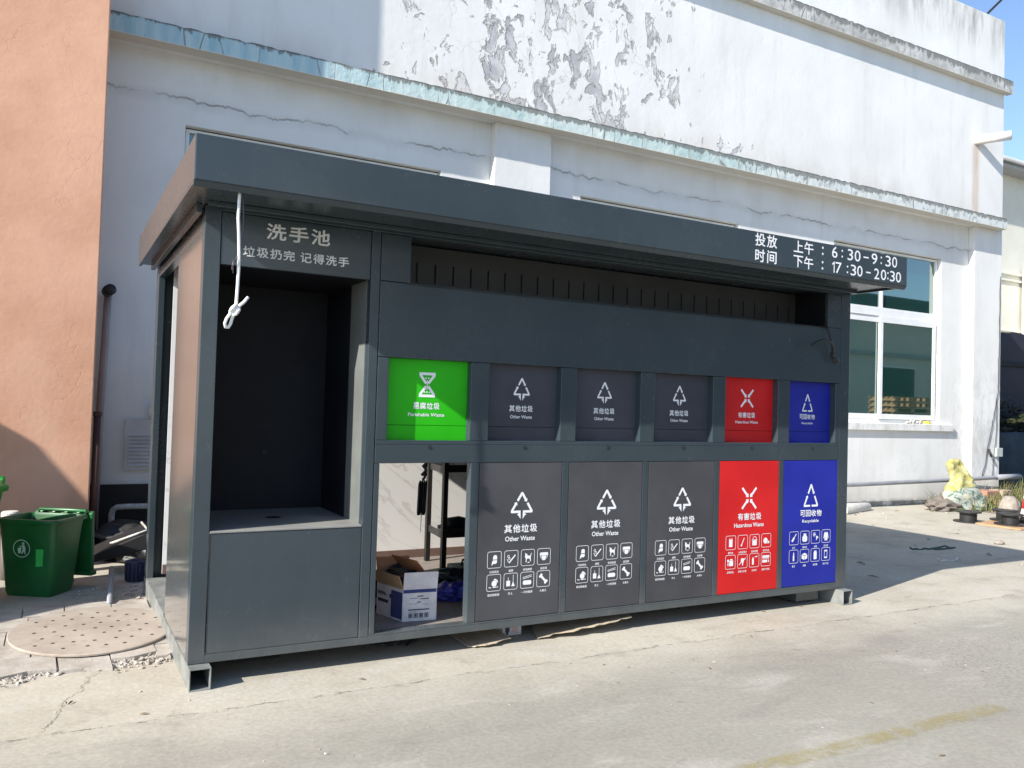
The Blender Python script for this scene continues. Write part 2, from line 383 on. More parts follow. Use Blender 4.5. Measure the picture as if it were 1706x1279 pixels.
def sack():
    g = Mat('printed_woven_sack', (.6, .6, .3), .8)
    p = g.pos(); x, y, z = g.sep(p)
    n = g.noise(p, 5.0, 5, .6, .8); m = g.noise(g.map(p, (1, 1, 1.6), (0, 0, 0), (0, .6, 0)), 8.0, 5, .62, .8)
    zz = g.math('ADD', z, g.math('MULTIPLY', g.math('SUBTRACT', n, .5), .30))
    up = g.mix(g.step(m, .4, .6), (.37, .34, .10), (.45, .43, .22))
    low = g.mix(g.step(m, .42, .50), (.07, .14, .115), (.34, .37, .33))
    low = g.mix(g.step(n, .625, .655), low, (.36, .10, .13))
    low = g.mix(g.step(g.noise(p, 6, 3, .5), .58, .62), low, (.46, .44, .32))
    c = g.mix(g.step(g.math('ADD', zz, g.math('MULTIPLY', g.math("SUBTRACT", 12.7, x), .30)), .38, .46), low, up)
    c = g.mix(g.math('MULTIPLY', g.step(g.noise(p, 11, 5, .7), .58, .66), .5), c, (.20, .17, .12))
    g.set('Base Color', c)
    g.bump(g.noise(p, 90, 2), .15, .004)
    return g.m
M_SACK = sack()
M_RAG = cardboard('grey_brown_rag', (.17, .145, .125))
M_SHEET = cardboard('dusty_white_sheet', (.60, .58, .54))
M_TEALTARP = painted('dark_teal_tarp', (.008, .026, .040), .7, .5, scale=2)
def leafmat(name, c1, c2):
    g = Mat(name, c1, .7)
    p = g.pos()
    g.set('Base Color', g.mix(g.step(g.noise(p, 6, 3), .35, .65), c1, c2))
    return g.m
M_DRYGRASS = leafmat('dry_grass', (.20, .17, .075), (.10, .12, .04))
M_DARKLEAF = leafmat('dark_leaf', (.018, .024, .020), (.03, .04, .03))
M_YELLOWLEAF = leafmat('yellowed_leaf', (.42, .36, .12), (.26, .26, .08))

def line_paint():
    g = Mat('worn_yellow_line', (.42, .34, .10), .9)
    p = g.pos()
    k = g.math('ADD', g.math('MULTIPLY', g.noise(p, 7, 7, .7), .7), g.math('MULTIPLY', g.noise(p, 40, 3, .6), .35))
    y = g.sep(p)[1]
    e = g.math('SUBTRACT', 1.0, g.step(g.math('ABSOLUTE', g.math('ADD', y, 1.985)), .025, .075))
    g.set('Base Color', g.mix(g.noise(p, 3, 4), (.36, .31, .14), (.46, .37, .11)))
    g.set('Alpha', g.math('MULTIPLY', g.math('MULTIPLY', g.step(k, .38, .64), .46), e))
    return g.m
M_LINE = line_paint()

# ---------------------------------------------------------------- mesh helpers
def frame(d):
    d = Vector(d).normalized()
    a = Vector((0, 0, 1)) if abs(d.z) < .9 else Vector((1, 0, 0))
    u = d.cross(a).normalized(); return u, d.cross(u).normalized()

class MB:
    def __init__(s): s.bm = bmesh.new()
    def quadfaces(s, vs, idx):
        v = [s.bm.verts.new(p) for p in vs]
        for f in idx: s.bm.faces.new([v[i] for i in f])
        return v
    def box(s, x0, x1, y0, y1, z0, z1):
        s.quadfaces([(x, y, z) for z in (z0, z1) for y in (y0, y1) for x in (x0, x1)],
                    [(0, 2, 3, 1), (4, 5, 7, 6), (0, 1, 5, 4), (2, 6, 7, 3), (0, 4, 6, 2), (1, 3, 7, 5)])
        return s
    def hexa(s, b, t):
        """b, t: 4 points each (ccw seen from above)"""
        s.quadfaces(list(b) + list(t), [(3, 2, 1, 0), (4, 5, 6, 7), (0, 1, 5, 4), (1, 2, 6, 5), (2, 3, 7, 6), (3, 0, 4, 7)])
        return s
    def prism(s, poly, fn, a, b):
        """extrude a 2-D polygon; fn(u, v, w) -> point"""
        n = len(poly)
        v0 = [s.bm.verts.new(fn(u, v, a)) for u, v in poly]; v1 = [s.bm.verts.new(fn(u, v, b)) for u, v in poly]
        s.bm.faces.new(v0[::-1]); s.bm.faces.new(v1)
        for i in range(n): s.bm.faces.new([v0[i], v0[(i + 1) % n], v1[(i + 1) % n], v1[i]])
        return s
    def tube(s, path, r, n=8, closed=False):
        path = [Vector(p) for p in path]; rings = []
        m = len(path); u = None
        for i, p in enumerate(path):
            a = path[(i - 1) % m] if (closed or i > 0) else p
            b = path[(i + 1) % m] if (closed or i < m - 1) else p
            d = (b - a).normalized()
            if u is None: u, w = frame(d)
            else:
                u = (u - d * u.dot(d)).normalized(); w = d.cross(u)
            rr = r[i] if isinstance(r, (list, tuple)) else r
            rings.append([s.bm.verts.new(p + (u * math.cos(k * 2 * math.pi / n) + w * math.sin(k * 2 * math.pi / n)) * rr) for k in range(n)])
        for i in range(m if closed else m - 1):
            A, B = rings[i], rings[(i + 1) % m]
            for k in range(n): s.bm.faces.new([A[k], A[(k + 1) % n], B[(k + 1) % n], B[k]])
        if not closed:
            s.bm.faces.new(rings[0][::-1]); s.bm.faces.new(rings[-1])
        return s
    def lathe(s, prof, c=(0, 0, 0), n=32, sx=1, sy=1):
        """prof: (r, z) list, closed profile if first==last"""
        rings = []
        for r, z in prof:
            if r < 1e-6: rings.append([s.bm.verts.new((c[0], c[1], c[2] + z))])
            else: rings.append([s.bm.verts.new((c[0] + sx * r * math.cos(2 * math.pi * k / n), c[1] + sy * r * math.sin(2 * math.pi * k / n), c[2] + z)) for k in range(n)])
        for A, B in zip(rings, rings[1:]):
            for k in range(n):
                if len(A) == 1 and len(B) == 1: continue
                if len(A) == 1: s.bm.faces.new([A[0], B[k], B[(k + 1) % n]])
                elif len(B) == 1: s.bm.faces.new([A[k], B[0], A[(k + 1) % n]])
                else: s.bm.faces.new([A[k], B[k], B[(k + 1) % n], A[(k + 1) % n]])
        return s
    def build(s, name, mat, parent=None, bevel=0, smooth=False, world=True, mats=None):
        me = bpy.data.meshes.new(name)
        bmesh.ops.recalc_face_normals(s.bm, faces=s.bm.faces)
        if parent is not None and world:
            root = parent
            off = Vector((0, 0, 0))
            while root is not None: off += Vector(root.location); root = root.parent
            bmesh.ops.translate(s.bm, verts=s.bm.verts, vec=-off)
        s.bm.to_mesh(me); s.bm.free()
        me.materials.append(mat)
        o = bpy.data.objects.new(name, me); COL.objects.link(o)
        if parent is not None: o.parent = parent
        if smooth:
            for f in me.polygons: f.use_smooth = True
        if bevel:
            b = o.modifiers.new('bevel', 'BEVEL'); b.width = bevel; b.segments = 2; b.limit_method = 'ANGLE'; b.angle_limit = math.radians(40)
            b.harden_normals = False
        return o

def tag(o, label=None, cat=None, group=None, kind=None):
    if label: o['label'] = label
    if cat: o['category'] = cat
    if group: o['group'] = group
    if kind: o['kind'] = kind
    return o
def thing(name, label, cat, loc=(0, 0, 0), rz=0, group=None):
    o = bpy.data.objects.new(name, None); COL.objects.link(o)
    o.location = loc; o.rotation_euler = (0, 0, rz); o.empty_display_size = .2
    return tag(o, label, cat, group)
def copy_tree(o, parent=None):
    c = o.copy(); COL.objects.link(c)
    if parent is not None: c.parent = parent
    for ch in list(o.children): copy_tree(ch, c)
    return c
def box(name, mat, parent, x0, x1, y0, y1, z0, z1, bevel=.002):
    return MB().box(x0, x1, y0, y1, z0, z1).build(name, mat, parent, bevel)

# ---- flat printed decals: polygons and text in (u, v)
_font_cache = {}
def text_geo(body):
    key = body
    if key in _font_cache: return _font_cache[key]
    cu = bpy.data.curves.new('txt', 'FONT'); cu.body = body; cu.resolution_u = 3
    o = bpy.data.objects.new('txt', cu); COL.objects.link(o)
    dg = bpy.context.evaluated_depsgraph_get(); dg.update()
    me = bpy.data.meshes.new_from_object(o.evaluated_get(dg))
    vs = [(v.co.x, v.co.y) for v in me.vertices]; fs = [list(p.vertices) for p in me.polygons]
    bpy.data.objects.remove(o); bpy.data.curves.remove(cu); bpy.data.meshes.remove(me)
    _font_cache[key] = (vs, fs)
    return vs, fs
class Decal:
    def __init__(s): s.items = []
    def poly(s, pts): s.items.append(([tuple(p) for p in pts], [list(range(len(pts)))])); return s
    def rect(s, u0, u1, v0, v1): return s.poly([(u0, v0), (u1, v0), (u1, v1), (u0, v1)])
    def circle(s, u, v, r, n=18, sy=1.0): return s.poly([(u + r * math.cos(2 * math.pi * k / n), v + sy * r * math.sin(2 * math.pi * k / n)) for k in range(n)])
    def line(s, a, b, w):
        d = Vector((b[0] - a[0], b[1] - a[1])); d.normalize(); n = Vector((-d.y, d.x)) * w / 2
        return s.poly([(a[0] + n.x, a[1] + n.y), (a[0] - n.x, a[1] - n.y), (b[0] - n.x, b[1] - n.y), (b[0] + n.x, b[1] + n.y)])
    def path(s, pts, w):
        for a, b in zip(pts, pts[1:]): s.line(a, b, w)
        return s
    def band(s, outer, inner):
        n = len(outer); s.items.append((list(outer) + list(inner), [[i, (i + 1) % n, n + (i + 1) % n, n + i] for i in range(n)])); return s
    def rframe(s, cu, cv, w, h, r, t):
        def rr(w, h, r):
            P = []
            for k, (sx, sy) in enumerate(((1, 1), (-1, 1), (-1, -1), (1, -1))):
                for j in range(4):
                    a = math.radians(90 * k + 30 * j)
                    P.append((cu + sx * (w / 2 - r) + r * math.cos(a), cv + sy * (h / 2 - r) + r * math.sin(a)))
            return P
        return s.band(rr(w, h, r), rr(w - 2 * t, h - 2 * t, max(r - t, .001)))
    def ring(s, u, v, r, t, n=32):
        f = lambda q: [(u + q * math.cos(2 * math.pi * k / n), v + q * math.sin(2 * math.pi * k / n)) for k in range(n)]
        return s.band(f(r), f(r - t))
    def text(s, body, u0, u1, v0, v1, bold=.018):
        vs, fs = text_geo(body)
        xs = [p[0] for p in vs]; ys = [p[1] for p in vs]
        ax, bx, ay, by = min(xs) - bold, max(xs) + bold, min(ys) - bold, max(ys) + bold
        for dx, dy in ((0, 0), (bold, 0), (-bold, 0), (0, bold), (0, -bold), (bold * .7, bold * .7), (-bold * .7, -bold * .7)):
            s.items.append(([(u0 + (x + dx - ax) / (bx - ax) * (u1 - u0), v0 + (y + dy - ay) / (by - ay) * (v1 - v0)) for x, y in vs], fs))
        return s
    def build(s, name, mat, parent, fn, step=4e-6):
        mb = MB()
        for k, (vs, fs) in enumerate(s.items):
            V = [mb.bm.verts.new(fn(u, v, k * step)) for u, v in vs]
            for f in fs:
                try: mb.bm.faces.new([V[i] for i in f])
                except ValueError: pass
        o = mb.build(name, mat, parent)
        return o

def blob(name, mat, c, r, seed, label, cat, n=2, amp=.25, fr=2.2):
    from mathutils import noise
    mb = MB(); bmesh.ops.create_icosphere(mb.bm, subdivisions=4, radius=1.0)
    for v in mb.bm.verts:
        k = 1 + amp * noise.fractal(v.co * fr + Vector((seed * 7.1, seed, 0)), .8, 2.1, 4)
        v.co = Vector((v.co.x * r[0] * k, v.co.y * r[1] * k, max(v.co.z * r[2] * k, -r[2] * .55))) + Vector(c)
    return tag(mb.build(name, mat, None, 0, True), label, cat)

# ================================================================ SETTING: ground
def structure(name, mb, mat):
    return tag(mb.build(name, mat), kind='structure')
gm = MB()
gm.quadfaces([(-300, -300, 0), (300, -300, 0), (300, 300, 0), (-300, 300, 0)], [(0, 1, 2, 3)])
structure('ground', gm, M_GROUND)
lm_ = MB(); lm_.quadfaces([(1.2, -2.06, .004), (3.75, -2.06, .004), (3.75, -1.91, .004), (1.2, -1.91, .004)], [(0, 1, 2, 3)])
structure('road_marking', lm_, M_LINE)

# broken paving round the manhole, one irregular sheet of slabs
def slab(mb, pts, z0, z1):
    c = [(x, y) for x, y in pts]
    mb.prism(c, lambda u, v, w: (u, v, w), z0, z1)
pv = MB()
prnd = random.Random(3)
def jit(p, a=.012): return (p[0] + prnd.uniform(-a, a), p[1] + prnd.uniform(-a, a))
rows = [(.50, .80), (.80, 1.10), (1.10, 1.42), (1.42, 1.75), (1.75, 2.05)]
for ri, (y0, y1) in enumerate(rows):
    x = -2.4 + .13 * (ri % 2)
    while x < -.02:
        x1 = min(x + prnd.uniform(.22, .30), .02)
        if y0 < .6:
            cut = prnd.uniform(-.06, .16)
            a, b = y0 + cut, y0 + cut + prnd.uniform(-.07, .07)
            mid = ((x + x1) / 2, min(a, b) + prnd.uniform(-.02, .06))
            P = [jit((x + .004, a)), mid, jit((x1 - .004, b)), (x1 - .004, y1 - .006), (x + .004, y1 - .006)]
        else:
            P = [(x + .004, y0 + .004), (x1 - .004, y0 + .004), (x1 - .004, y1 - .004), (x + .004, y1 - .004)]
        slab(pv, P, -.01, .020 + prnd.uniform(-.003, .004))
        x = x1
structure('paving', pv, M_PAVER)

# crumbled edge: countless bits of broken mortar
rb = MB()
def pebble(mb, x, y, z, s, rr):
    m = Matrix.Rotation(rr.uniform(0, 6.28), 3, Vector((rr.gauss(0, 1), rr.gauss(0, 1), rr.gauss(0, 1))).normalized())
    P = []
    for k in range(8):
        v = Vector(((1 if k & 1 else -1) * rr.uniform(.2, .8), (1 if k & 2 else -1) * rr.uniform(.2, .8), (1 if k & 4 else -1) * rr.uniform(.2, .6)))
        v = m @ v
        P.append((x + v.x * s, y + v.y * s, max(z + v.z * s * .8, 0.0)))
    mb.quadfaces(P, [(0, 2, 3, 1), (4, 5, 7, 6), (0, 1, 5, 4), (2, 6, 7, 3), (0, 4, 6, 2), (1, 3, 7, 5)])
for k in range(900):
    x = prnd.uniform(-1.0, .10); y = .56 + .05 * math.sin(x * 9) + prnd.gauss(0, .06) + (.12 if x > -.25 else 0) * prnd.random()
    pebble(rb, x, y, .003, min(abs(prnd.gauss(.006, .009)) + .003, .035), prnd)
for k in range(120):
    x = prnd.uniform(-.45, .12); y = prnd.uniform(1.9, 2.6)
    pebble(rb, x, y, .004, abs(prnd.gauss(.010, .008)) + .003, prnd)
for k in range(130):
    x = prnd.uniform(-.6, 6); y = prnd.uniform(-2.2, .2)
    pebble(rb, x, y, .001, abs(prnd.gauss(.003, .003)) + .0015, prnd)
for k in range(150):
    x = prnd.uniform(7, 16); y = prnd.uniform(.2, 4.6)
    pebble(rb, x, y, .002, abs(prnd.gauss(.012, .014)) + .004, prnd)
tag(rb.build('rubble', M_PAVER), kind='stuff')

# ================================================================ WHITE BUILDING
WB = thing('white_building', 'old whitewashed two-storey building with flaking paint behind the grey kiosk', 'building', (7.25, 4.67, 0))
YR, YF = 4.67, 4.55          # recessed bays, pilaster/upper-wall plane
XL, XR = -.345, 14.83
wm = MB()
# openings between recessed panels: (x0, x1, z0, z1)
OPEN = [(.44, 3.37, 1.42, 4.355), (5.41, 8.28, 1.42, 4.36), (10.38, 13.20, 1.42, 4.385)]
def wall_with_openings(mb, x0, x1, y0, y1, z0, z1, ops):
    x = x0
    for a, b, c, d in ops:
        mb.box(x, a, y0, y1, z0, z1)
        mb.box(a, b, y0, y1, z0, c); mb.box(a, b, y0, y1, d, z1)
        x = b
    mb.box(x, x1, y0, y1, z0, z1)
wall_with_openings(wm, XL, XR, YR, YR + .28, 0, 5.06, OPEN)
wm.box(XL, XR, YF, YR + .28, 5.06, 9.08)
wm.box(XL, XL + .28, YR + .28, 14, 0, 9.08); wm.box(XR - .28, XR, YR + .28, 14, 0, 9.08)
wm.box(XL + .28, XR - .28, 13.7, 14, 0, 9.08)
wm.build('wall', M_WALL, WB)
box('roof_slab', M_WALL, WB, XL + .28, XR - .28, YR + .28, 13.7, 8.3, 8.5)
box('pilaster', M_WALL, WB, 4.04, 4.86, YF, YR - .002, 0, 5.058, .006)
box('pilaster', M_WALL, WB, 13.98, XR, YF, YR - .002, 0, 5.058, .006)
def rough_ledge(name, mat, y0, y1, x0, x1, z0, z1, chip):
    mb = MB(); lr = random.Random(5); n = 220
    rows_ = []
    for i in range(n + 1):
        x = x0 + (x1 - x0) * i / n
        dz = -abs(lr.gauss(0, chip)) * (lr.random() < .5); dz2 = 0.0; dy = lr.gauss(0, chip * .12)
        rows_.append([(x, y1, z0), (x, y0 + dy, z0 + dz2), (x, y0 + dy, z1 + dz), (x, y1, z1 + .01)])
    V = [[mb.bm.verts.new(p) for p in r] for r in rows_]
    for A, B in zip(V, V[1:]):
        for k in range(4): mb.bm.faces.new([A[k], B[k], B[(k + 1) % 4], A[(k + 1) % 4]])
    mb.bm.faces.new(V[0]); mb.bm.faces.new(V[-1][::-1])
    return mb.build(name, mat, WB)
rough_ledge('ledge', M_LEDGE, 4.36, YF - .002, XL + .005, 14.66, 5.055, 5.255, .007)
rough_ledge('ledge', M_LEDGE2, 4.43, YF - .002, XL + .005, 14.92, 7.67, 7.91, .007)
box('plinth', painted('black_dado', (.022, .019, .017), .8), WB, XL + .01, 1.2, YR - .03, YR - .002, 0, .60)
# windows
def window(x0, x1, z0, z1, split, cols_top, cols_bot, sill=True):
    yb, yf = YR + .14, YR + .08
    f = MB(); t = .05
    f.box(x0 + .012, x1 - .012, yf, yb, z1 - t, z1 - .014); f.box(x0, x1, yf, yb, z0, z0 + t)
    f.box(x0 + .012, x0 + t, yf, yb, z0 + t, z1 - t); f.box(x1 - t, x1 - .012, yf, yb, z0 + t, z1 - t)
    f.box(x0 + t, x1 - t, yf - .012, yb, split - .075, split + .075)
    for c in cols_top: f.box(c - .025, c + .025, yf + .002, yb, split + .075, z1 - t)
    fr = f.build('window_frame', M_ALU, WB, .004)
    box('seal', M_GAP, WB, x0 + .001, x1 - .001, yf + .02, yf + .03, z1 - .016, z1 - .001, 0)
    box('seal', M_GAP, WB, x1 - .014, x1 - .001, yf + .02, yf + .03, z0 + .02, z1 - .017, 0)
    m = MB(); m.box(x0 + .02, x1 - .02, yf + .035, yf + .041, split + .02, z1 - .02)
    m.build('pane', M_GLASS, fr)
    for i, (a, b, dy) in enumerate(cols_bot):
        s = MB(); w = .085
        ys = yf - .03 + dy
        za, zb = z0 + t + .004, split - .080
        s.box(a, b, ys, ys + .026, zb - .10, zb); s.box(a, b, ys, ys + .026, za, za + .09)
        s.box(a, a + w, ys, ys + .026, za + .09, zb - .10); s.box(b - w, b, ys, ys + .026, za + .09, zb - .10)
        so = s.build('sash', M_ALU, WB, .004)
        g_ = MB(); g_.box(a + .03, b - .03, ys + .010, ys + .015, za + .03, zb - .03); g_.build('pane', M_GLASS, so)
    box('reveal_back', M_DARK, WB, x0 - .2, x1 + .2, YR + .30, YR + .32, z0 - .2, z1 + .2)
    if sill:
        box('sill', M_WALL, WB, x0 - .25, x1 + .33, YR - .06, YR - .003, z0 - .135, z0 - .012, .008)
window(.44, 3.37, 1.42, 4.355, 3.31, [1.4, 2.4], [(.50, 1.93, 0), (1.90, 3.32, .03)])
window(5.41, 8.28, 1.42, 4.36, 3.31, [6.4, 7.3], [(5.47, 6.87, 0), (6.84, 8.22, .03)])
window(10.38, 13.20, 1.42, 4.385, 3.31, [11.70], [(10.44, 11.72, .032), (11.62, 13.14, 0)])
# drain spout
ds = MB()
ds.tube([(13.95, YF + .02, 6.64), (14.30, YF - .45, 6.68)], .085, 20)
dsp = ds.build('drain_spout', M_WALL, WB, 0, True)
dd = MB(); dd.tube([(14.297, YF - .446, 6.680), (14.303, YF - .454, 6.681)], .070, 20); dd.build('spout_mouth', M_GAP, dsp)
# louvred vent on the shaded wall beside the kiosk
vb = MB(); vb.box(-.02, .62, YR - .035, YR - .003, .74, 1.26)
vent = vb.build('vent', painted('grey_vent', (.56, .54, .53), .7), WB, .003)
for k in range(9):
    z = .80 + k * .038
    MB().hexa([(.02, YR - .052, z - .012), (.58, YR - .052, z - .012), (.58, YR - .036, z + .012), (.02, YR - .036, z + .012)],
              [(.02, YR - .052, z - .008), (.58, YR - .052, z - .008), (.58, YR - .036, z + .016), (.02, YR - .036, z + .016)]).build('louvre', vent.data.materials[0], vent)

# conduit along the foot of the wall
cp = MB()
cp.tube([(5.2, 4.50, .40), (10.8, 4.50, .40), (13.6, 4.47, .44), (14.75, 4.42, .47), (15.2, 4.40, .475)], .035, 14)
cp.tube([(14.55, 4.425, .468), (15.22, 4.395, .477)], .05, 14)
tag(cp.build('conduit_pipe', M_PVC, None, 0, True), 'long grey plastic pipe running low along the foot of the white wall', 'pipe')
wr = MB()
def wavy(pts, n=10, amp=.008, sd=1):
    q = random.Random(sd); out = []
    for a, b in zip(pts, pts[1:]):
        a, b = Vector(a), Vector(b)
        for k in range(n): out.append(a.lerp(b, k / n) + Vector((q.gauss(0, amp), 0, q.gauss(0, amp))))
    out.append(Vector(pts[-1])); return out
wr.tube(wavy([(14.77, 4.535, 4.2), (14.76, 4.535, 3.0), (14.74, 4.535, 2.05), (14.52, 4.535, 1.25), (14.29, 4.535, .46)]), .006, 6)
tag(wr.build('cable', M_BLACK, None, 0, True), 'thin dark cable hanging down the right corner of the white wall and bowing left', 'cable')
wr = MB(); wr.tube(wavy([(14.71, 4.535, 1.9), (14.70, 4.535, 1.25), (14.58, 4.535, .45)], sd=4), .005, 6)
tag(wr.build('cable', M_BLACK, None, 0, True), 'short thin cable below the switch box at the white wall corner', 'cable')
sb = thing('switch_box', 'small pale grey switch box on the right corner of the white wall', 'switch box', (14.70, 4.53, .92))
box('box', M_STEELGREY, sb, 14.66, 14.845, 4.49, 4.548, .84, 1.00, .006)
MB().tube([(14.45, 4.52, .98), (14.45, 4.49, .90), (14.47, 4.48, .84)], .022, 10).build('socket', M_BLACK, sb)
rw_ = MB(); rw_.tube([(14.3, 4.7, 9.02), (14.45, 4.62, 9.20), (14.75, 4.55, 9.50), (15.3, 4.4, 9.8), (16.6, 4.2, 10.1), (20, 4, 10.3)], .022, 8)
tag(rw_.build('overhead_cable', M_BLACK, None, 0, True), 'dark cable rising from the top right corner of the white building', 'cable')
# things on the sill
cl = MB()
for k in range(5):
    cl.tube([(12.25 + .09 * k, 4.66 + .01 * (k % 2), 1.412), (12.30 + .09 * k, 4.655, 1.445 + .02 * (k % 3)), (12.36 + .09 * k, 4.665, 1.412)], .016, 8)
tag(cl.build('cloth', M_SHEET, None, 0, True), 'crumpled white cloth lying on the right window sill', 'cloth')
tb = thing('tape_roll', 'small yellow roll of tape on the right window sill', 'tape', (12.86, 4.68, 1.408))
MB().lathe([(.03, 0), (.06, 0), (.06, .045), (.03, .045), (.03, 0)], (12.86, 4.685, 1.409), 20).build('roll', M_YELLOW, tb)
MB().lathe([(.024, .001), (.029, .001), (.029, .047), (.024, .047), (.024, .001)], (12.86, 4.685, 1.409), 20).build('core', M_CARD, tb)

# ================================================================ ORANGE BUILDING
OB = thing('orange_building', 'orange rendered building with cracked plaster at the left edge', 'building', (-3.5, 3.76, 0))
om = MB(); om.box(-7.0, -.345, 3.76, 12.0, 0, 14.0)
om.build('wall', M_ORANGE, OB, .012)
dp = MB(); dp.tube([(-.30, 3.95, 1.34), (-.30, 3.95, .02)], .03, 12); dp.tube([(-.30, 3.95, 1.34), (-.30, 3.95, 1.30)], .038, 12)
dp.build('downpipe', painted('rusty_pipe', (.09, .045, .04), .7), OB, 0, True)

# pipes in the gap between the buildings
wp = MB(); wp.tube([(-.225, 4.62, 2.50), (-.235, 4.62, 2.0), (-.25, 4.62, 1.5), (-.262, 4.62, .02)], .035, 12)
wpo = wp.build('wall_pipe', painted('pinkish_pvc', (.34, .27, .26), .5), None, 0, True)
tag(wpo, 'thin upright pinkish pipe on the shaded white wall beside the orange building', 'pipe')
hp = MB(); hp.tube([(-.235, 4.56, 2.52), (-.225, 4.50, 2.53), (-.215, 4.42, 2.53)], .055, 16); hp.build('pipe_elbow', M_BLACK, wpo, 0, True)
ep = MB()
ep.tube([(-.115, 4.5, .02), (-.115, 4.5, .32), (-.105, 4.5, .365), (-.07, 4.5, .39), (0, 4.5, .392), (.8, 4.5, .392)], .028, 12)
tag(ep.build('elbow_pipe', M_PVCW, None, 0, True), 'dirty white plastic pipe bent at an elbow in the dark gap by the wall', 'pipe')

# ================================================================ KIOSK
K = thing('waste_sorting_kiosk', 'long dark grey steel waste sorting kiosk with flat roof and coloured bin doors', 'kiosk', (2.5, 1.2, 0))
Z0, ZT = .116, 2.509
XE = 5.0; YB = 2.317
def kb(name, x0, x1, y0, y1, z0, z1, mat=None, bevel=.003, parent=None):
    return box(name, mat or M_KIOSK, parent or K, x0, x1, y0, y1, z0, z1, bevel)
# feet: open square tubes running front to back
for fx in (.0, 4.885):
    t = MB(); a, b, h = fx, fx + .108, Z0 - .002; w = .007; y0, y1 = -.075, YB + .05
    t.box(a, b, y0, y1, 0.0, w); t.box(a, b, y0, y1, h - w, h)
    t.box(a, a + w, y0, y1, w, h - w); t.box(b - w, b, y0, y1, w, h - w)
    t.build('foot_tube', M_GALV, K, .0015)
kb('base_beam', 4.55, 4.80, .10, YB, .02, .113, M_KIOSK)
# front frame
kb('corner_post', 0, .083, 0, .083, Z0, ZT)
kb('corner_post', 4.892, XE, 0, .108, Z0, ZT)
kb('post', .915, .970, 0, .06, Z0 + .042, ZT)
kb('base_beam', .083, 4.892, 0, .07, Z0, .158)
kb('base_beam', .970, 4.892, 0.001, .07, .158, .170)
kb('top_beam', .083, 4.892, -.012, .06, 2.488, ZT - .002)
PX = [1.656 + .6561 * i for i in range(5)]
PWD = .5994
mull = [(.974, 1.006), (1.595, 1.652)] + [(PX[i] + PWD + .004, PX[i + 1] - .004) for i in range(4)] + [(PX[4] + PWD + .004, 4.889)]
for a, b in mull: kb('mullion', a, b, 0, .06, .1705, 1.148)
kb('mid_rail', .974, 4.889, 0, .07, 1.1485, 1.258)
kb('mid_rail', .974, 4.889, .001, .07, 1.2585, 1.283)
UX = [(1.043, 1.578), (1.704, 2.231), (2.352, 2.880), (3.003, 3.541), (3.664, 4.199), (4.325, 4.843)]
um = [(.974, UX[0][0])] + [(UX[i][1], UX[i + 1][0]) for i in range(5)] + [(UX[5][1], 4.889)]
for a, b in um: kb('mullion', a, b, 0, .06, 1.2835, 1.764)
kb('upper_panel', .974, 4.889, 0, .03, 1.767, 2.207)
kb('upper_panel', .974, 1.158, 0, .03, 2.2105, 2.486)
kb('upper_panel', 4.737, 4.889, 0, .03, 2.2105, 2.486)
kb('panel_backing', .966, 4.895, .071, .080, 1.15, 1.30, M_GAP, 0)
kb('panel_backing', .966, 4.895, .031, .036, 1.765, 2.2095, M_GAP, 0)
# keyholes
for x in (1.316, 1.969, 2.616, 3.269, 3.932, 4.583):
    MB().tube([(x, -.003, 1.243), (x, .004, 1.243)], .0125, 16).build('lock', M_GAP, K)
# recess with slotted back
kb('recess_floor', 1.158, 4.737, .0, .34, 2.200, 2.2085, M_KIOSK, 0)
rs = MB()
sx0, sx1 = 1.20, 4.72; pitch = .128; n = int((sx1 - sx0) / pitch)
yb0, yb1 = .34, .345; zs0, zs1 = 2.275, 2.40
rs.box(1.15, 4.745, yb0, yb1, 2.19, zs0); rs.box(1.15, 4.745, yb0, yb1, zs1, 2.505)
x = 1.15
for k in range(n + 1):
    xs = sx0 + pitch * k
    rs.box(x, xs, yb0, yb1, zs0, zs1); x = xs + .011
rs.box(x, 4.745, yb0, yb1, zs0, zs1)
rs.build('louvre_panel', painted('brownish_slot_panel', (.042, .042, .041), .5), K)
kb('louvre_backing', 1.15, 4.745, .36, .365, 2.2, 2.5, M_GAP, 0)
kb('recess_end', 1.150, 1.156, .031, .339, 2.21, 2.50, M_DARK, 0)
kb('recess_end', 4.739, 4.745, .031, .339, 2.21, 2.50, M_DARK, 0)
# basin bay
kb('sign_panel', .086, .912, .004, .03, 2.206, 2.486)
kb('basin_panel', .087, .911, .004, .03, .162, .786)
kb('counter', .086, .9115, .0, .84, .787, .800, painted('counter_sheet', (.24, .235, .22), .5))
MB().lathe([(0, 0), (.045, 0), (.045, .0015), (0, .0015)], (.51, .43, .8004), 24).build('drain_hole', M_GAP, K)
kb('basin_side_sunlit', .912, .918, .06, .34, .70, 2.5, painted('sunlit_jamb_paint', (.15, .16, .152), .4), 0)  # front of the basin side, coloured lighter where the sun reaches in
kb('basin_side', .912, .918, .34, .846, .70, 2.5, M_DARK, 0)  # rest of the same sheet, darkened in colour as shade
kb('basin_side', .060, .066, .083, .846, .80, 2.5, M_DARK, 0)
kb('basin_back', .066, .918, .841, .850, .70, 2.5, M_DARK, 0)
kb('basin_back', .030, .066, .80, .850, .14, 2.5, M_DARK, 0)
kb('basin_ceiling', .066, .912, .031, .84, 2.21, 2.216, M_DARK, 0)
MB().tube([(.53, .832, 1.165), (.53, .841, 1.165)], .018, 16).build('tap_hole', M_GAP, K)
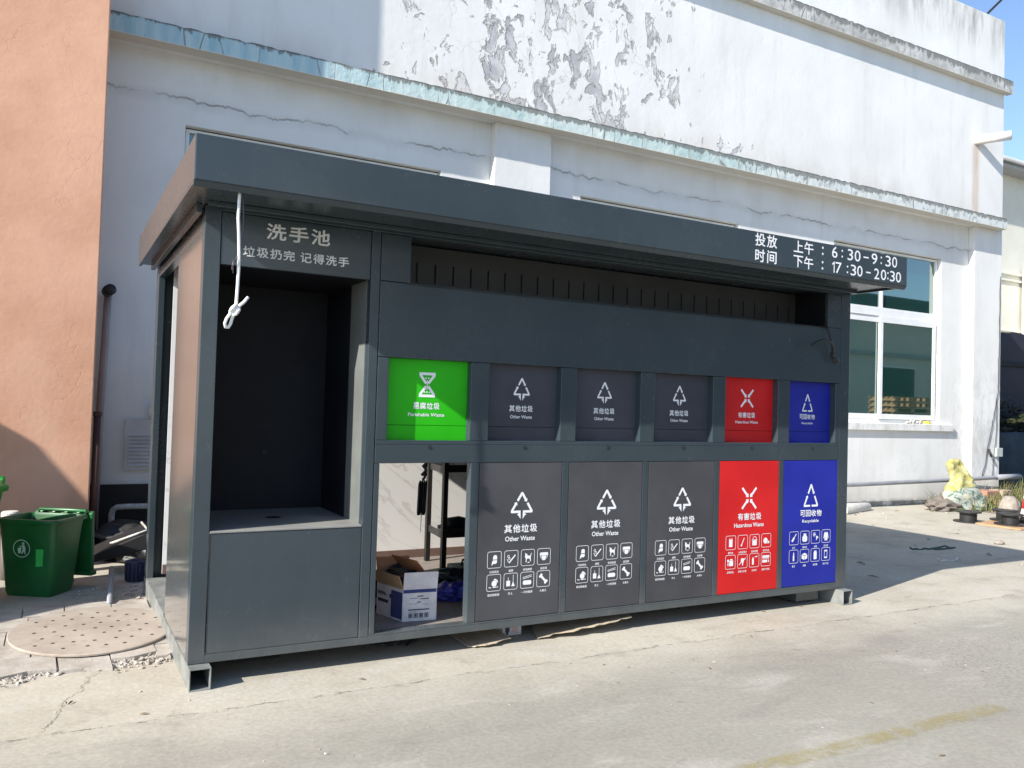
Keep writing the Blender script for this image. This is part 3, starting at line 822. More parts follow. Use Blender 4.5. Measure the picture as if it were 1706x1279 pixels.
# left side
kb('side_panel', .004, .030, .083, 1.06, Z0, ZT, M_KIOSKSIDE)
kb('side_panel', .004, .058, 1.06, 2.20, 2.40, ZT)
kb('corner_post', 0, .045, 2.165, YB, Z0, ZT)
kb('jamb', .030, .058, 1.00, 1.058, Z0, 2.40)
kb('threshold', -.005, .30, 1.06, 2.165, Z0 - .03, Z0 + .025, M_GALV)
# right side, rear, floor, ceiling
kb('side_panel', 4.96, 4.996, .108, YB, Z0, ZT)
kb('rear_panel', .045, 4.96, 2.26, YB, Z0, ZT)
mp_ = MB(); mp_.box(.105, 4.955, 2.165, 2.19, .166, 2.49); mp_.build('marble_panel', M_MARBLE, K)
kb('skirting', .105, 4.955, 2.150, 2.1645, .166, .235, M_SKIRT, .001)
kb('floor_plate', .30, 4.955, .071, 2.16, .135, .166, M_FLOORDIRTY, 0)
kb('floor_plate', .06, .2995, .071, 1.05, .135, .160, M_FLOORDIRTY, 0)
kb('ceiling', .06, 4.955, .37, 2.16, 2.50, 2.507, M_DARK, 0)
# roof slab with folded edge
RX0, RX1, RY0, RY1, RZ0, RZ1 = -.125, 5.04, -.48, 2.42, 2.5095, 2.734
r_ = MB(); r_.box(RX0, RX1, RY0, RY1, RZ0 + .004, RZ1); r_.build('roof', M_KIOSK, K, .006)
lip = MB()
lip.prism([(RY0 + .001, RZ0 + .0038), (RY0 + .022, RZ0 - .022), (RY0 + .036, RZ0 - .022), (RY0 + .036, RZ0 + .0038)], lambda u, v, w: (w, u, v), RX0, RX1)
lip.box(RX0, RX0 + .022, RY0 + .038, RY1, RZ0 - .010, RZ0 + .0038); lip.box(RX1 - .022, RX1, RY0 + .038, RY1, RZ0 - .010, RZ0 + .0038)
lip.build('roof_lip', M_KIOSK, K, .002)
kb('soffit_trim', .0, 4.96, -.10, -.07, ZT - .02, ZT + .003)
kb('soffit_trim', -.045, -.015, .0, YB, ZT - .045, ZT + .003)

face = lambda y: (lambda u, v, w: (u, y - w, v))
# lettering on roof edge
D = Decal()
yF = RY0 - .0015
D.text('投', 3.440, 3.535, 2.636, 2.724, .016).text('放', 3.548, 3.645, 2.636, 2.724, .016)
D.text('时', 3.442, 3.532, 2.528, 2.616, .016).text('间', 3.553, 3.643, 2.528, 2.616, .016)
D2 = Decal()
for zz, a in ((2.636, '上'), (2.532, '下')):
    D2.text(a, 3.806, 3.900, zz, zz + .082, .014).text('午', 3.911, 4.004, zz - .004, zz + .084, .014)
    D2.circle(4.098, zz + .018, .0085).circle(4.098, zz + .062, .0085)
def clock(row, z0_, z1_):
    for ch, p, q in row:
        x0_, x1_ = 4.19 + (p - 1078) * .0018, 4.19 + (q - 1078) * .0018
        if ch == ':': D2.circle((x0_ + x1_) / 2, z0_ + .018, .0075).circle((x0_ + x1_) / 2, z0_ + .060, .0075)
        elif ch == '-': D2.rect(x0_, x1_, (z0_ + z1_) / 2 - .005, (z0_ + z1_) / 2 + .005)
        elif ch == '1': D2.rect(x1_ - .010, x1_, z0_, z1_).line((x1_ - .006, z1_ - .006), (x1_ - .026, z1_ - .022), .010)
        else: D2.text(ch, x0_, x1_, z0_, z1_, .004)
clock([('6', 1080, 1112), (':', 1136, 1144), ('3', 1172, 1205), ('0', 1214, 1250), ('-', 1268, 1300), ('9', 1318, 1354), (':', 1374, 1384), ('3', 1406, 1440), ('0', 1448, 1481)], 2.640, 2.722)
D3, D2 = D2, Decal()
clock([('1', 1080, 1097), ('7', 1102, 1138), (':', 1168, 1178), ('3', 1192, 1225), ('0', 1231, 1264), ('-', 1286, 1314), ('2', 1336, 1368), ('0', 1378, 1412), (':', 1419, 1427), ('3', 1436, 1468), ('0', 1474, 1508)], 2.532, 2.612)
rf = [o for o in K.children if o.name.startswith('roof')][0]
D.build('lettering', M_WHITE, rf, face(yF)); D2.build('lettering', M_WHITE, rf, face(yF)); D3.build('lettering', M_WHITE, rf, face(yF))
# wash-basin sign
D = Decal()
for i, ch in enumerate('洗手池'): D.text(ch, .317 + .122 * i, .317 + .122 * i + .108, 2.368, 2.456, .022)
D2 = Decal()
for i, ch in enumerate('垃圾扔完'): D2.text(ch, .198 + .0715 * i, .198 + .0715 * i + .063, 2.262, 2.318, .018)
for i, ch in enumerate('记得洗手'): D2.text(ch, .505 + .0715 * i, .505 + .0715 * i + .063, 2.262, 2.318, .018)
sg = [o for o in K.children if o.name.startswith('sign_panel')][0]
M_VINYL = painted('grey_white_vinyl', (.66, .66, .64), .5, bump=0)
D.build('lettering', M_VINYL, sg, face(.0022)); D2.build('lettering', M_VINYL, sg, face(.0022))

# ---- emblems
def recycle(D, cu, cv, w, h, down=True):
    """three bent strokes round a triangle; 'other waste' has arrow tips hanging from its base"""
    t = w * .105
    apex = (cu, cv + h * .5); L = (cu - w * .5, cv - h * (.22 if down else .5)); R = (cu + w * .5, L[1])
    ip = lambda a, b, k: (a[0] + (b[0] - a[0]) * k, a[1] + (b[1] - a[1]) * k)
    D.line(ip(apex, L, .02), ip(apex, L, .42), t); D.line(ip(apex, R, .02), ip(apex, R, .36), t); D.circle(apex[0], apex[1] - t * .25, t * .62, 12)
    q = ip(apex, R, .36); d = Vector((R[0] - apex[0], R[1] - apex[1])).normalized(); nn = Vector((-d.y, d.x))
    D.poly([(q[0] + nn.x * t * .95, q[1] + nn.y * t * .95), (q[0] - nn.x * t * .95, q[1] - nn.y * t * .95), (q[0] + d.x * t * 1.1, q[1] + d.y * t * 1.1)])
    D.line(ip(apex, R, .54), ip(apex, R, .97), t); D.circle(R[0] - t * .3, R[1] + t * .1, t * .62, 12)
    D.line(ip(apex, L, .60), ip(apex, L, .97), t); D.circle(L[0] + t * .3, L[1] + t * .1, t * .62, 12)
    q = ip(apex, L, .60); d = Vector((apex[0] - L[0], apex[1] - L[1])).normalized(); nn = Vector((-d.y, d.x))
    D.poly([(q[0] + nn.x * t * .95, q[1] + nn.y * t * .95), (q[0] - nn.x * t * .95, q[1] - nn.y * t * .95), (q[0] + d.x * t * 1.1, q[1] + d.y * t * 1.1)])
    if down:
        D.line(L, (cu - w * .055, L[1]), t); D.line(R, (cu + w * .055, R[1]), t)
        b = cv - h * .5
        D.poly([(cu - w * .05, L[1] - t * .5), (cu - w * .05, b), (cu - w * .05 - t * .8, b + h * .10), (cu - w * .05 - t * .75, b + h * .05 + h * .07), (cu - w * .05 - t * 1.7, b + h * .17), (cu - w * .05 - t * .75, L[1] - t * .5)])
        D.poly([(cu + w * .05, L[1] - t * .5), (cu + w * .05 + t * .75, L[1] - t * .5), (cu + w * .05 + t * 1.7, b + h * .17), (cu + w * .05 + t * .75, b + h * .12), (cu + w * .05 + t * .8, b + h * .10), (cu + w * .05, b)])
    else:
        D.line(L, (cu - w * .06, L[1]), t); D.line(R, (cu + w * .06, R[1]), t)
def hazard(D, cu, cv, w, h):
    for sx in (-1, 1):
        for sy in (-1, 1):
            a = Vector((cu + sx * w * .46, cv + sy * h * .47)); b = Vector((cu + sx * w * .16, cv + sy * h * .15))
            D.line(a, b, w * .115)
            c = Vector((cu + sx * w * .045, cv + sy * h * .045))
            D.poly([(c.x, c.y), (c.x + sx * w * .17, c.y + sy * h * .005), (c.x + sx * w * .15, c.y + sy * h * .07), (c.x + sx * w * .10, c.y + sy * h * .19), (c.x + sx * w * .01, c.y + sy * h * .15)])
def hourglass(D, cu, cv, w, h):
    t = w * .15
    for sy in (1, -1):
        D.line((cu - w * .5, cv + sy * h * .46), (cu + w * .5, cv + sy * h * .46), t)
        D.line((cu - w * .45, cv + sy * h * .42), (cu - w * .07, cv + sy * h * .06), t); D.line((cu + w * .45, cv + sy * h * .42), (cu + w * .07, cv + sy * h * .06), t)
    D.rect(cu - w * .03, cu + w * .03, cv - h * .2, cv + h * .2)
    for k in range(3): D.circle(cu - w * .16 + k * w * .16, cv - h * .30, w * .05, 8)
    for k in range(2): D.circle(cu - w * .08 + k * w * .16, cv + h * .28, w * .05, 8)

# ---- pictograms in a unit cell (u, v in -.5 .. .5)
def cell(D, cu, cv, s):
    class C: pass
    c = C()
    q = lambda p: (cu + p[0] * s, cv + p[1] * s)
    c.P = lambda *pts: D.poly([q(p) for p in pts])
    c.L = lambda a, b, w: D.line(q(a), q(b), w * s)
    c.C = lambda u, v, r, sy=1: D.circle(cu + u * s, cv + v * s, r * s, 16, sy)
    c.R = lambda a, b, e, f: D.rect(cu + a * s, cu + b * s, cv + e * s, cv + f * s)
    c.O = lambda u, v, r, t: D.ring(cu + u * s, cv + v * s, r * s, t * s, 20)
    return c
def ic_paper(c): c.P((-.12, .02), (-.10, .26), (.0, .34), (.12, .34), (.22, .26), (.22, .02)); c.P((-.12, -.03), (.22, -.03), (.22, -.22), (.10, -.30), (-.06, -.28), (-.22, -.42), (-.20, -.20))
def ic_cig(c): c.L((-.18, -.30), (.34, .26), .10); c.O(-.24, .18, .10, .04); c.O(-.16, .02, .09, .04); c.L((-.34, -.02), (-.22, -.26), .05)
def ic_dog(c):
    c.P((-.26, .12), (-.20, .16), (-.26, .36), (-.14, .28), (-.02, .26), (-.06, .16), (.20, .12), (.28, .34), (.32, .30), (.26, .06), (.26, -.12), (.28, -.28), (.20, -.28), (.18, -.12), (.0, -.06), (-.08, -.14), (-.10, -.34), (-.18, -.34), (-.16, -.12))
    c.P((-.06, -.40), (.10, -.40), (.22, -.34), (.06, -.32))
def ic_diaper(c):
    c.P((-.36, .24), (-.30, .30), (.30, .30), (.36, .24), (.36, .08), (-.36, .08)); c.P((-.22, .06), (.22, .06), (.12, -.28), (-.12, -.28))
    c.P((-.36, .05), (-.29, .05), (-.16, -.22), (-.20, -.20)); c.P((.29, .05), (.36, .05), (.20, -.20), (.16, -.22))
def ic_pot(c): c.C(.04, -.06, .22); c.P((-.05, .20), (.10, .30), (.30, .18), (.36, .0), (.27, .02), (.18, .14)); c.R(-.08, .20, -.36, -.29); c.L((-.40, -.32), (-.20, -.35), .06); c.L((.24, -.33), (.36, -.31), .07)
def ic_dust(c): c.R(-.36, -.04, -.34, .06); c.R(-.22, -.18, .06, .30); c.R(.19, .23, -.05, .47); c.P((.06, -.36), (.36, -.36), (.23, -.04), (.19, -.04))
def ic_lunch(c):
    c.L((-.38, .20), (.38, .36), .04); c.L((-.38, .10), (.38, .25), .04)
    c.P((-.28, -.34), (.28, -.34), (.36, -.26), (.36, -.10), (.28, -.02), (-.28, -.02), (-.36, -.10), (-.36, -.26))
def ic_bone(c): c.L((-.20, .20), (.20, -.20), .17); c.C(-.28, .18, .10); c.C(-.18, .29, .10); c.C(.28, -.18, .10); c.C(.17, -.29, .10)
def ic_battery(c): c.R(-.20, .20, -.36, .26); c.R(-.18, -.06, .27, .36); c.R(.06, .18, .27, .36)
def ic_thermo(c): c.L((-.12, -.22), (.16, .34), .09); c.C(-.15, -.28, .09)
def ic_paint(c):
    c.R(-.26, .26, -.36, .06); c.P((-.34, .08), (.34, .08), (.26, .14), (-.26, .14))
    import math as _m
    pts = [(.22 * _m.cos(a), .14 + .26 * _m.sin(a)) for a in [k * _m.pi / 8 for k in range(9)]]
    for a, b in zip(pts, pts[1:]): c.L(a, b, .05)
def ic_button(c): c.C(-.08, -.02, .26); c.C(.30, -.14, .09); c.R(.12, .36, -.27, -.21)
def ic_pills(c): c.R(-.12, .32, -.34, .12); c.R(-.04, .24, .14, .26); c.C(-.26, .12, .12); c.R(-.30, -.22, -.32, -.02); c.L((-.34, -.2), (-.18, -.2), .05)
def ic_bulb(c): c.C(.0, .08, .19); c.L((.10, .06), (.38, .26), .08); c.L((-.12, -.06), (-.38, -.30), .07); c.P((-.05, -.1), (.12, -.1), (.06, -.38), (-.02, -.38))
def ic_spray(c): c.R(-.26, -.04, -.38, .14); c.P((-.24, .15), (-.06, .15), (-.10, .26), (-.20, .26)); c.P((.04, .30), (.36, .38), (.36, .26), (.04, .25))
def ic_film(c):
    c.R(-.42, .42, .12, .34)
    for k in range(4): c.R(-.38 + k * .20, -.26 + k * .20, .0, .08)
    c.R(-.42, .18, -.28, -.06); c.L((.34, -.06), (.34, -.28), .10)
def ic_bottle(c): c.L((-.24, -.30), (.04, .06), .20); c.L((.05, .08), (.30, .38), .09)
def ic_bag(c): c.P((-.20, .36), (.20, .36), (.16, .22), (.32, .04), (.30, -.30), (.18, -.38), (-.18, -.38), (-.30, -.30), (-.32, .04), (-.16, .22))
def ic_flower(c):
    import math as _m
    for k in range(6): c.C(-.16 + .14 * _m.cos(k * 1.047), .22 + .14 * _m.sin(k * 1.047), .055)
    c.C(-.16, .22, .06); c.L((.10, .04), (.34, -.12), .18); c.L((.12, -.30), (.16, -.02), .10)
def ic_coat(c): c.P((-.12, .40), (.0, .30), (.12, .40), (.24, .30), (.34, -.18), (.24, -.22), (.18, .05), (.20, -.40), (.02, -.40), (.0, .0), (-.02, -.40), (-.20, -.40), (-.18, .05), (-.24, -.22), (-.34, -.18), (-.24, .30))
def ic_pen(c): c.R(-.09, .09, -.40, .12); c.P((-.07, .14), (.07, .14), (.05, .34), (-.02, .40))
def ic_box(c): c.P((-.36, .10), (-.02, -.02), (-.02, -.36), (-.36, -.24)); c.P((.02, -.02), (.36, .10), (.36, -.24), (.02, -.36)); c.P((-.34, .14), (.0, .02), (.34, .14), (.0, .26))
def ic_can(c): c.P((-.20, -.34), (-.14, -.40), (.14, -.40), (.20, -.34), (.20, .28), (-.20, .28)); c.C(0, .34, .18, .3)
def ic_phone(c): c.R(-.20, .20, .24, .38); c.R(-.20, .20, -.38, -.24); c.R(-.20, -.15, -.24, .24); c.R(.15, .20, -.24, .24)
OTHER = ([ic_paper, ic_cig, ic_dog, ic_diaper, ic_pot, ic_dust, ic_lunch, ic_bone], ['污染纸张', '烟蒂', '宠物粪便', '纸尿裤', '破旧陶瓷器', '灰土', '一次性餐具', '大骨头'])
HAZ = ([ic_battery, ic_thermo, ic_paint, ic_button, ic_pills, ic_bulb, ic_spray, ic_film], ['蓄电池', '水银温度计', '废油漆桶', '纽扣电池', '过期药品', '废荧光灯管', '杀虫剂', '废胶片相纸'])
RECY = ([ic_bottle, ic_bag, ic_flower, ic_coat, ic_pen, ic_box, ic_can, ic_phone], ['瓶子', '塑料袋', '金属', '旧衣服', '笔芯', '纸箱', '易拉罐', '电子产品'])

DZ0, DZ1 = .1735, 1.1455
DOORS = [(M_DOORGREY, 'other', None)] * 3 + [(M_RED, 'haz', 'red hazardous waste door'), (M_BLUE, 'rec', 'blue recyclables door')]
TXT = {'other': ('其他垃圾', 'Other Waste', OTHER), 'haz': ('有害垃圾', 'Hazardous Waste', HAZ), 'rec': ('可回收物', 'Recyclable', RECY)}
for i, (m, kind, lab) in enumerate(DOORS):
    x0, x1 = PX[i], PX[i] + PWD
    d = kb('bin_door', x0, x1, .001, .025, DZ0, DZ1, m, .002)
    if lab: d['label'] = lab
    kb('door_backing', x0 - .03, x1 + .03, .061, .066, .172, 1.147, M_GAP, 0)
    H = DZ1 - DZ0; cx = x0 + PWD * .51
    zt = lambda f: DZ1 - f * H
    E_ = Decal()
    if kind == 'haz': hazard(E_, cx - .01, zt(.285), .155, .165)
    else: recycle(E_, cx - (.0 if kind == 'other' else .005), zt(.28), .150, .165, kind == 'other')
    E_.build('emblem', M_WHITE, d, face(-.0005))
    zh, en, icons = TXT[kind]
    L_ = Decal()
    for k, ch in enumerate(zh): L_.text(ch, cx - .122 + k * .0615, cx - .122 + k * .0615 + .0545, zt(.452), zt(.398), .022)
    L_.build('lettering', M_WHITE, d, face(-.0005)); L_ = Decal()
    wE = {'other': .108, 'haz': .150, 'rec': .092}[kind]
    L_.text(en, cx - wE - .006, cx + wE - .006, zt(.506), zt(.474), .02)
    for k in range(8):
        P_ = Decal()
        cu = x0 + PWD * (.20 + .2 * (k % 4)); cv = zt(.618 if k < 4 else .764)
        P_.rframe(cu, cv, .100, .104, .014, .0030)
        icons[0][k](cell(P_, cu, cv, .086))
        cap = icons[1][k]; wc = .0165 * len(cap) / 2
        P_.text(cap, cu - wc, cu + wc, cv - .083, cv - .067, .012)
        P_.build('pictogram', M_WHITE, d, face(-.0005))
    L_.build('lettering', M_WHITE, d, face(-.0005))
# upper flaps
FL = [(M_GREENF, 'per', 'bright green perishable waste flap')] + [(M_FLAPGREY, 'other', None)] * 3 + [(M_RED, 'haz', 'red hazardous waste flap'), (M_BLUE, 'rec', 'blue recyclables flap')]
YFL = .056
for i, (m, kind, lab) in enumerate(FL):
    x0, x1 = UX[i]
    f_ = MB(); f_.box(x0 - .012, x1 + .012, YFL, YFL + .012, 1.372, 1.785); f_.box(x0 - .012, x1 + .012, YFL, YFL + .012, 1.27, 1.3695)
    d = f_.build('flap', m, K, .001)
    if lab: d['label'] = lab
    kb('flap_backing', x0 - .02, x1 + .02, YFL + .0125, YFL + .016, 1.262, 1.79, M_GAP, 0)
    cx = (x0 + x1) / 2 + .0
    E_ = Decal(); L_ = Decal()
    if kind == 'per':
        hourglass(E_, cx, 1.615, .105, .145); zh, en, wE = '易腐垃圾', 'Perishable Waste', .118
    elif kind == 'haz':
        hazard(E_, cx, 1.615, .135, .140); zh, en, wE = '有害垃圾', 'Hazardous Waste', .115
    elif kind == 'rec':
        recycle(E_, cx, 1.600, .110, .130, False); zh, en, wE = '可回收物', 'Recyclable', .062
    else:
        recycle(E_, cx, 1.610, .112, .142); zh, en, wE = '其他垃圾', 'Other Waste', .080
    for k, ch in enumerate(zh): L_.text(ch, cx - .088 + k * .0445, cx - .088 + k * .0445 + .0395, 1.468, 1.509, .02)
    L_.build('lettering', M_WHITE, d, face(YFL - .0012)); L_ = Decal()
    L_.text(en, cx - wE, cx + wE, 1.425, 1.446, .016)
    E_.build('emblem', M_WHITE, d, face(YFL - .0012)); L_.build('lettering', M_WHITE, d, face(YFL - .0012))

# ================================================================ hanging cables on the kiosk
yr = -.43
rope = MB()
rp = [(.092, yr, 2.505), (.090, yr, 2.45), (.089, yr, 2.37), (.094, yr, 2.30), (.099, yr, 2.20), (.100, yr, 2.12), (.098, yr, 2.04), (.096, yr, 1.985), (.094, yr, 1.945)]
rope.tube(rp, .0075, 10)
loop = [(.094, yr, 1.948), (.084, yr - .006, 1.925), (.068, yr - .012, 1.905), (.052, yr - .010, 1.880), (.045, yr - .006, 1.857), (.050, yr, 1.838), (.062, yr + .002, 1.838), (.072, yr, 1.856), (.078, yr - .006, 1.885), (.090, yr - .012, 1.920), (.108, yr - .008, 1.945), (.130, yr, 1.965), (.150, yr + .004, 1.992)]
rope.tube(loop, .0075, 10)
for c_, ax in (((.082, yr - .004, 1.915), .020), ((.092, yr - .004, 1.930), .019), ((.086, yr - .002, 1.922), .021)):
    rope.tube([(c_[0] + ax * math.cos(a) * .8, c_[1] - .010 + .012 * math.sin(a * 2), c_[2] + ax * math.sin(a) * .8) for a in [k * math.pi / 6 for k in range(12)]], .0075, 8, True)
tag(rope.build('hanging_cable', M_ROPE, None, 0, True), 'thick white cord with a looped knot dangling from the roof edge over the wash basin', 'cable')
wire = MB()
wire.tube([(.100, yr + .008, 2.50), (.112, yr + .01, 2.44), (.116, yr + .01, 2.36), (.110, yr + .008, 2.27), (.098, yr + .006, 2.20), (.082, yr - .01, 2.165), (.070, yr - .012, 2.15), (.066, yr - .012, 2.115)], .0028, 6)
wire.tube([(.082, yr - .01, 2.165), (.066, yr - .02, 2.160)], .0022, 5); wire.tube([(.082, yr - .01, 2.165), (.072, yr - .004, 2.135), (.074, yr - .004, 2.10)], .0022, 5)
tag(wire.build('hanging_wire', painted('purplish_wire', (.10, .08, .10), .5), None, 0, True), 'thin frayed dark wire hanging right beside the white cord', 'wire')
bc = MB(); yb_ = -.035
bc.tube([(4.690, .05, 2.225), (4.697, -.005, 2.214), (4.705, yb_, 2.18), (4.730, yb_, 2.12), (4.748, yb_, 2.06), (4.752, yb_, 2.01), (4.750, yb_ - .01, 1.985), (4.770, yb_ - .012, 1.962), (4.792, yb_ - .012, 1.945), (4.800, yb_ - .01, 1.928), (4.780, yb_ - .006, 1.923), (4.760, yb_, 1.945), (4.752, yb_ - .012, 1.975), (4.744, yb_ - .02, 2.005), (4.725, yb_ - .03, 2.045), (4.690, yb_ - .04, 2.075), (4.630, yb_ - .05, 2.093), (4.570, yb_ - .05, 2.090), (4.510, yb_ - .05, 2.070), (4.455, yb_ - .05, 2.040)], .0085, 8)
bc.tube([(4.752 + .016 * math.cos(a), yb_ - .006 + .01 * math.sin(a), 1.985 + .012 * math.sin(a)) for a in [k * math.pi / 5 for k in range(10)]], .009, 8, True)
bc.tube([(4.756 + .014 * math.cos(a), yb_ - .006 + .01 * math.sin(a), 1.965 + .016 * math.sin(a + .6)) for a in [k * math.pi / 5 for k in range(10)]], .006, 8, True)
tag(bc.build('hanging_cable', M_BLACK, None, 0, True), 'knotted black cable dangling from the slotted recess above the blue flap', 'cable')

# ================================================================ under the kiosk
wb = thing('small_carton', 'small white carton printed with a little suited figure under the kiosk front', 'carton', (2.02, .28, 0))
box('carton', M_CARDW, wb, 1.955, 2.095, .19, .40, 0.004, .092, .003)
D = Decal()
D.circle(1.988, .070, .009, 12).poly([(1.972, .058), (2.004, .058), (2.004, .030), (1.998, .030), (1.996, .012), (1.980, .012), (1.978, .030), (1.972, .030)])
o_ = D.build('printed_figure', M_INK, wb, face(.1885))
D = Decal()
for k in range(4): D.rect(2.022, 2.075 - .01 * (k % 2), .064 - k * .012, .068 - k * .012)
D.rect(2.045, 2.055, .016, .022).rect(2.062, 2.074, .016, .022)
D.build('printed_lines', painted('orange_print', (.55, .22, .12), .7, bump=0), wb, face(.1885))
M_CARDP = cardboard('pale_cardboard', (.47, .385, .275))
def torn_sheet(edge, back, seed, label):
    q = random.Random(seed); F = []
    for a_, b_ in zip(edge, edge[1:]):
        a_, b_ = Vector(a_), Vector(b_)
        for k in range(6): F.append(a_.lerp(b_, k / 6) + Vector((0, q.uniform(-.012, .014), q.uniform(-.003, .003))))
    F.append(Vector(edge[-1]))
    B_ = [Vector(back[0]).lerp(Vector(back[1]), k / (len(F) - 1)) for k in range(len(F))]
    mb = MB(); T = Vector((0, 0, .005))
    v = [[mb.bm.verts.new(p_) for p_ in row] for row in (F, B_, [p_ + T for p_ in F], [p_ + T for p_ in B_])]
    for k in range(len(F) - 1):
        mb.bm.faces.new([v[0][k], v[1][k], v[1][k + 1], v[0][k + 1]]); mb.bm.faces.new([v[2][k], v[2][k + 1], v[3][k + 1], v[3][k]])
        mb.bm.faces.new([v[0][k], v[0][k + 1], v[2][k + 1], v[2][k]]); mb.bm.faces.new([v[1][k], v[3][k], v[3][k + 1], v[1][k + 1]])
    for k in (0, -1): mb.bm.faces.new([v[0][k], v[2][k], v[3][k], v[1][k]])
    tag(mb.build('cardboard_sheet', M_CARDP, None), label, 'cardboard')
torn_sheet([(2.13, .045, .012), (2.38, .005, .040), (2.62, -.012, .062), (2.86, .012, .082)], [(2.30, .45, .012), (3.0, .42, .075)], 4, 'torn pale cardboard sheet poking out under the grey doors right of the small carton')
torn_sheet([(1.64, .06, .006), (1.76, .01, .016), (1.93, .035, .034)], [(1.66, .36, .006), (1.94, .40, .034)], 6, 'crumpled pale cardboard sheet under the kiosk left of the small carton')
bs = MB()
bs.tube(wavy([(1.10, .36, .012), (1.22, .28, .012), (1.32, .27, .014), (1.40, .31, .012)], 6, .006), .008, 7)
bs.tube(wavy([(1.30, .24, .010), (1.36, .30, .012)], 5, .004), .007, 7)
tag(bs.build('cable_scrap', M_BLACK, None, 0, True), 'scrap of black cable lying in the shade under the open bay', 'cable')
bs = MB()
for k in range(6): bs.tube(wavy([(3.55 + .03 * k, .34 + .03 * k, .012 + .004 * k), (3.9, .40 - .02 * k, .03), (4.30 - .05 * k, .37 + .05 * k, .012)], 6, .004, k), .006, 6)
tag(bs.build('cable_bundle', M_BLACK, None, 0, True), 'bundle of black cables under the red door end of the kiosk', 'cable')
gr = thing('comb_grating', 'dark toothed grating strip under the wash basin panel', 'grating', (.42, .33, 0))
gb = MB(); gb.box(.29, .55, .33, .36, 0.001, .012)
gb.build('bar', M_BLACKMETAL, gr, .001)
for k in range(8): MB().box(.295 + k * .032, .312 + k * .032, .325, .345, .012, .045).build('tooth', M_BLACKMETAL, gr, .001)

# ================================================================ inside the kiosk
FZ = .1665
def open_carton():
    b = thing('open_carton', 'open white and navy printed carton with orange inside standing in the doorless bay', 'carton', (1.42, .30, FZ))
    # front face AB, left face AC (corners on the floor)
    A = Vector((1.255, .195, FZ)); B = Vector((1.47, .17, FZ)); C = Vector((1.185, .46, FZ)); Dd = B + (C - A)
    h = .195; up = Vector((0, 0, h)); t = .006
    def wallp(P, Q, mat, name):
        d = (Q - P).normalized(); n = Vector((d.y, -d.x, 0))
        cen = (A + Dd) / 2
        if (cen - P).dot(n) > 0: n = -n
        p, q = P - n * t, Q - n * t
        return MB().hexa([P, Q, q, p], [P + up, Q + up, q + up, p + up]).build(name, mat, b)
    front = wallp(A, B, M_CARDW, 'side'); left = wallp(A, C, M_CARDW, 'side'); wallp(B, Dd, M_CARDW, 'side'); wallp(C, Dd, M_CARDW, 'side')
    MB().hexa([A + Vector((.004, .01, .002)), B + Vector((-.004, .01, .002)), Dd + Vector((-.004, -.01, .002)), C + Vector((.006, -.01, .002))],
              [A + Vector((.004, .01, .006)), B + Vector((-.004, .01, .006)), Dd + Vector((-.004, -.01, .006)), C + Vector((.006, -.01, .006))]).build('bottom', M_CARDO, b)
    # flaps: outer faces white, inner faces orange
    def flap(P, Q, out, rise, L, mat):
        o = Vector(out).normalized() * L; e = Vector((0, 0, rise))
        p = P + up; q = Q + up; a, c = p + o + e, q + o + e
        n = (q - p).cross(a - p).normalized() * .004
        return MB().hexa([p, q, q + n, p + n], [a, c, c + n, a + n]).build('lid_flap', mat, b)
    flap(A, B, (.0, -.35, 0), .105, .012, M_CARDW)
    flap(A, C, (-1, -.2, 0), .085, .035, M_CARD)
    flap(C, Dd, (.1, 1, 0), .15, .05, M_CARDO)
    flap(B, Dd, (-1, .35, 0), .165, .13, M_CARDO)
    # print: local (u along AB, v up) just proud of the front
    d = (B - A).normalized(); n = Vector((d.y, -d.x, 0)); L = (B - A).length
    fn = lambda u, v, w: tuple(A + d * u + n * (.0015 + w) + Vector((0, 0, v)))
    D = Decal(); D.rect(.002, L - .002, .172, .193); D.build('print_band', M_NAVYPRINT, front, fn)
    D = Decal()
    D.rect(.09, .13, .148, .154).rect(.045, .10, .138, .141).rect(.11, .165, .132, .137).rect(.09, .115, .112, .118)
    D.rect(.04, .10, .104, .106).rect(.12, .16, .100, .102).rect(.035, .17, .066, .073).rect(.035, .09, .056, .058)
    for k in range(4):
        D.rframe(.050 + .034 * k, .034, .026, .028, .003, .004); D.rect(.044 + .034 * k, .056 + .034 * k, .026, .042)
    D.build('printed_marks', M_INK, front, fn)
    d2 = (C - A).normalized(); n2 = Vector((-d2.y, d2.x, 0))
    if n2.x > 0: n2 = -n2
    fn2 = lambda u, v, w: tuple(A + d2 * u + n2 * (.0015 + w) + Vector((0, 0, v)))
    D = Decal(); D.rect(.004, .12, .012, .175); D.build('print_panel', M_NAVYPRINT, left, fn2)
    D = Decal(); D.text('9096', .265, .175, .128, .152, .03); D.rect(.15, .26, .085, .105); D.circle(.125, .135, .014); D.build('printed_marks', M_INK, left, fn2)
open_carton()
ch = MB()
for k in range(7):
    cx_, cy_ = 1.31 + .01 * math.sin(k * 2), .36 + .01 * math.cos(k * 3)
    ch.tube([(cx_ + (.085 + .008 * (k % 3)) * math.cos(a), cy_ + .08 * math.sin(a), .390 + .012 * k + .012 * math.sin(a * 2 + k)) for a in [j * math.pi / 10 for j in range(20)]], .0055, 7, True)
tag(ch.build('cable_coil', M_BLACK, None, 0, True), 'coil of black cable heaped in the open carton', 'cable')
blob('brown_paper', M_CARDO, (1.36, .42, FZ + .19), (.09, .12, .07), 21, 'crumpled orange brown packing paper inside the open carton', 'paper', amp=.5, fr=3)
rk = thing('tool_rack', 'black metal tool rack with shelves inside the doorless bay', 'rack', (2.55, 1.7, FZ))
lx = [(2.10, 1.5), (2.155, 1.95), (3.0, 1.5), (3.0, 1.95)]
for x, y in lx: box('leg', M_BLACKMETAL, rk, x, x + .04, y, y + .04, FZ, 1.55, .002)
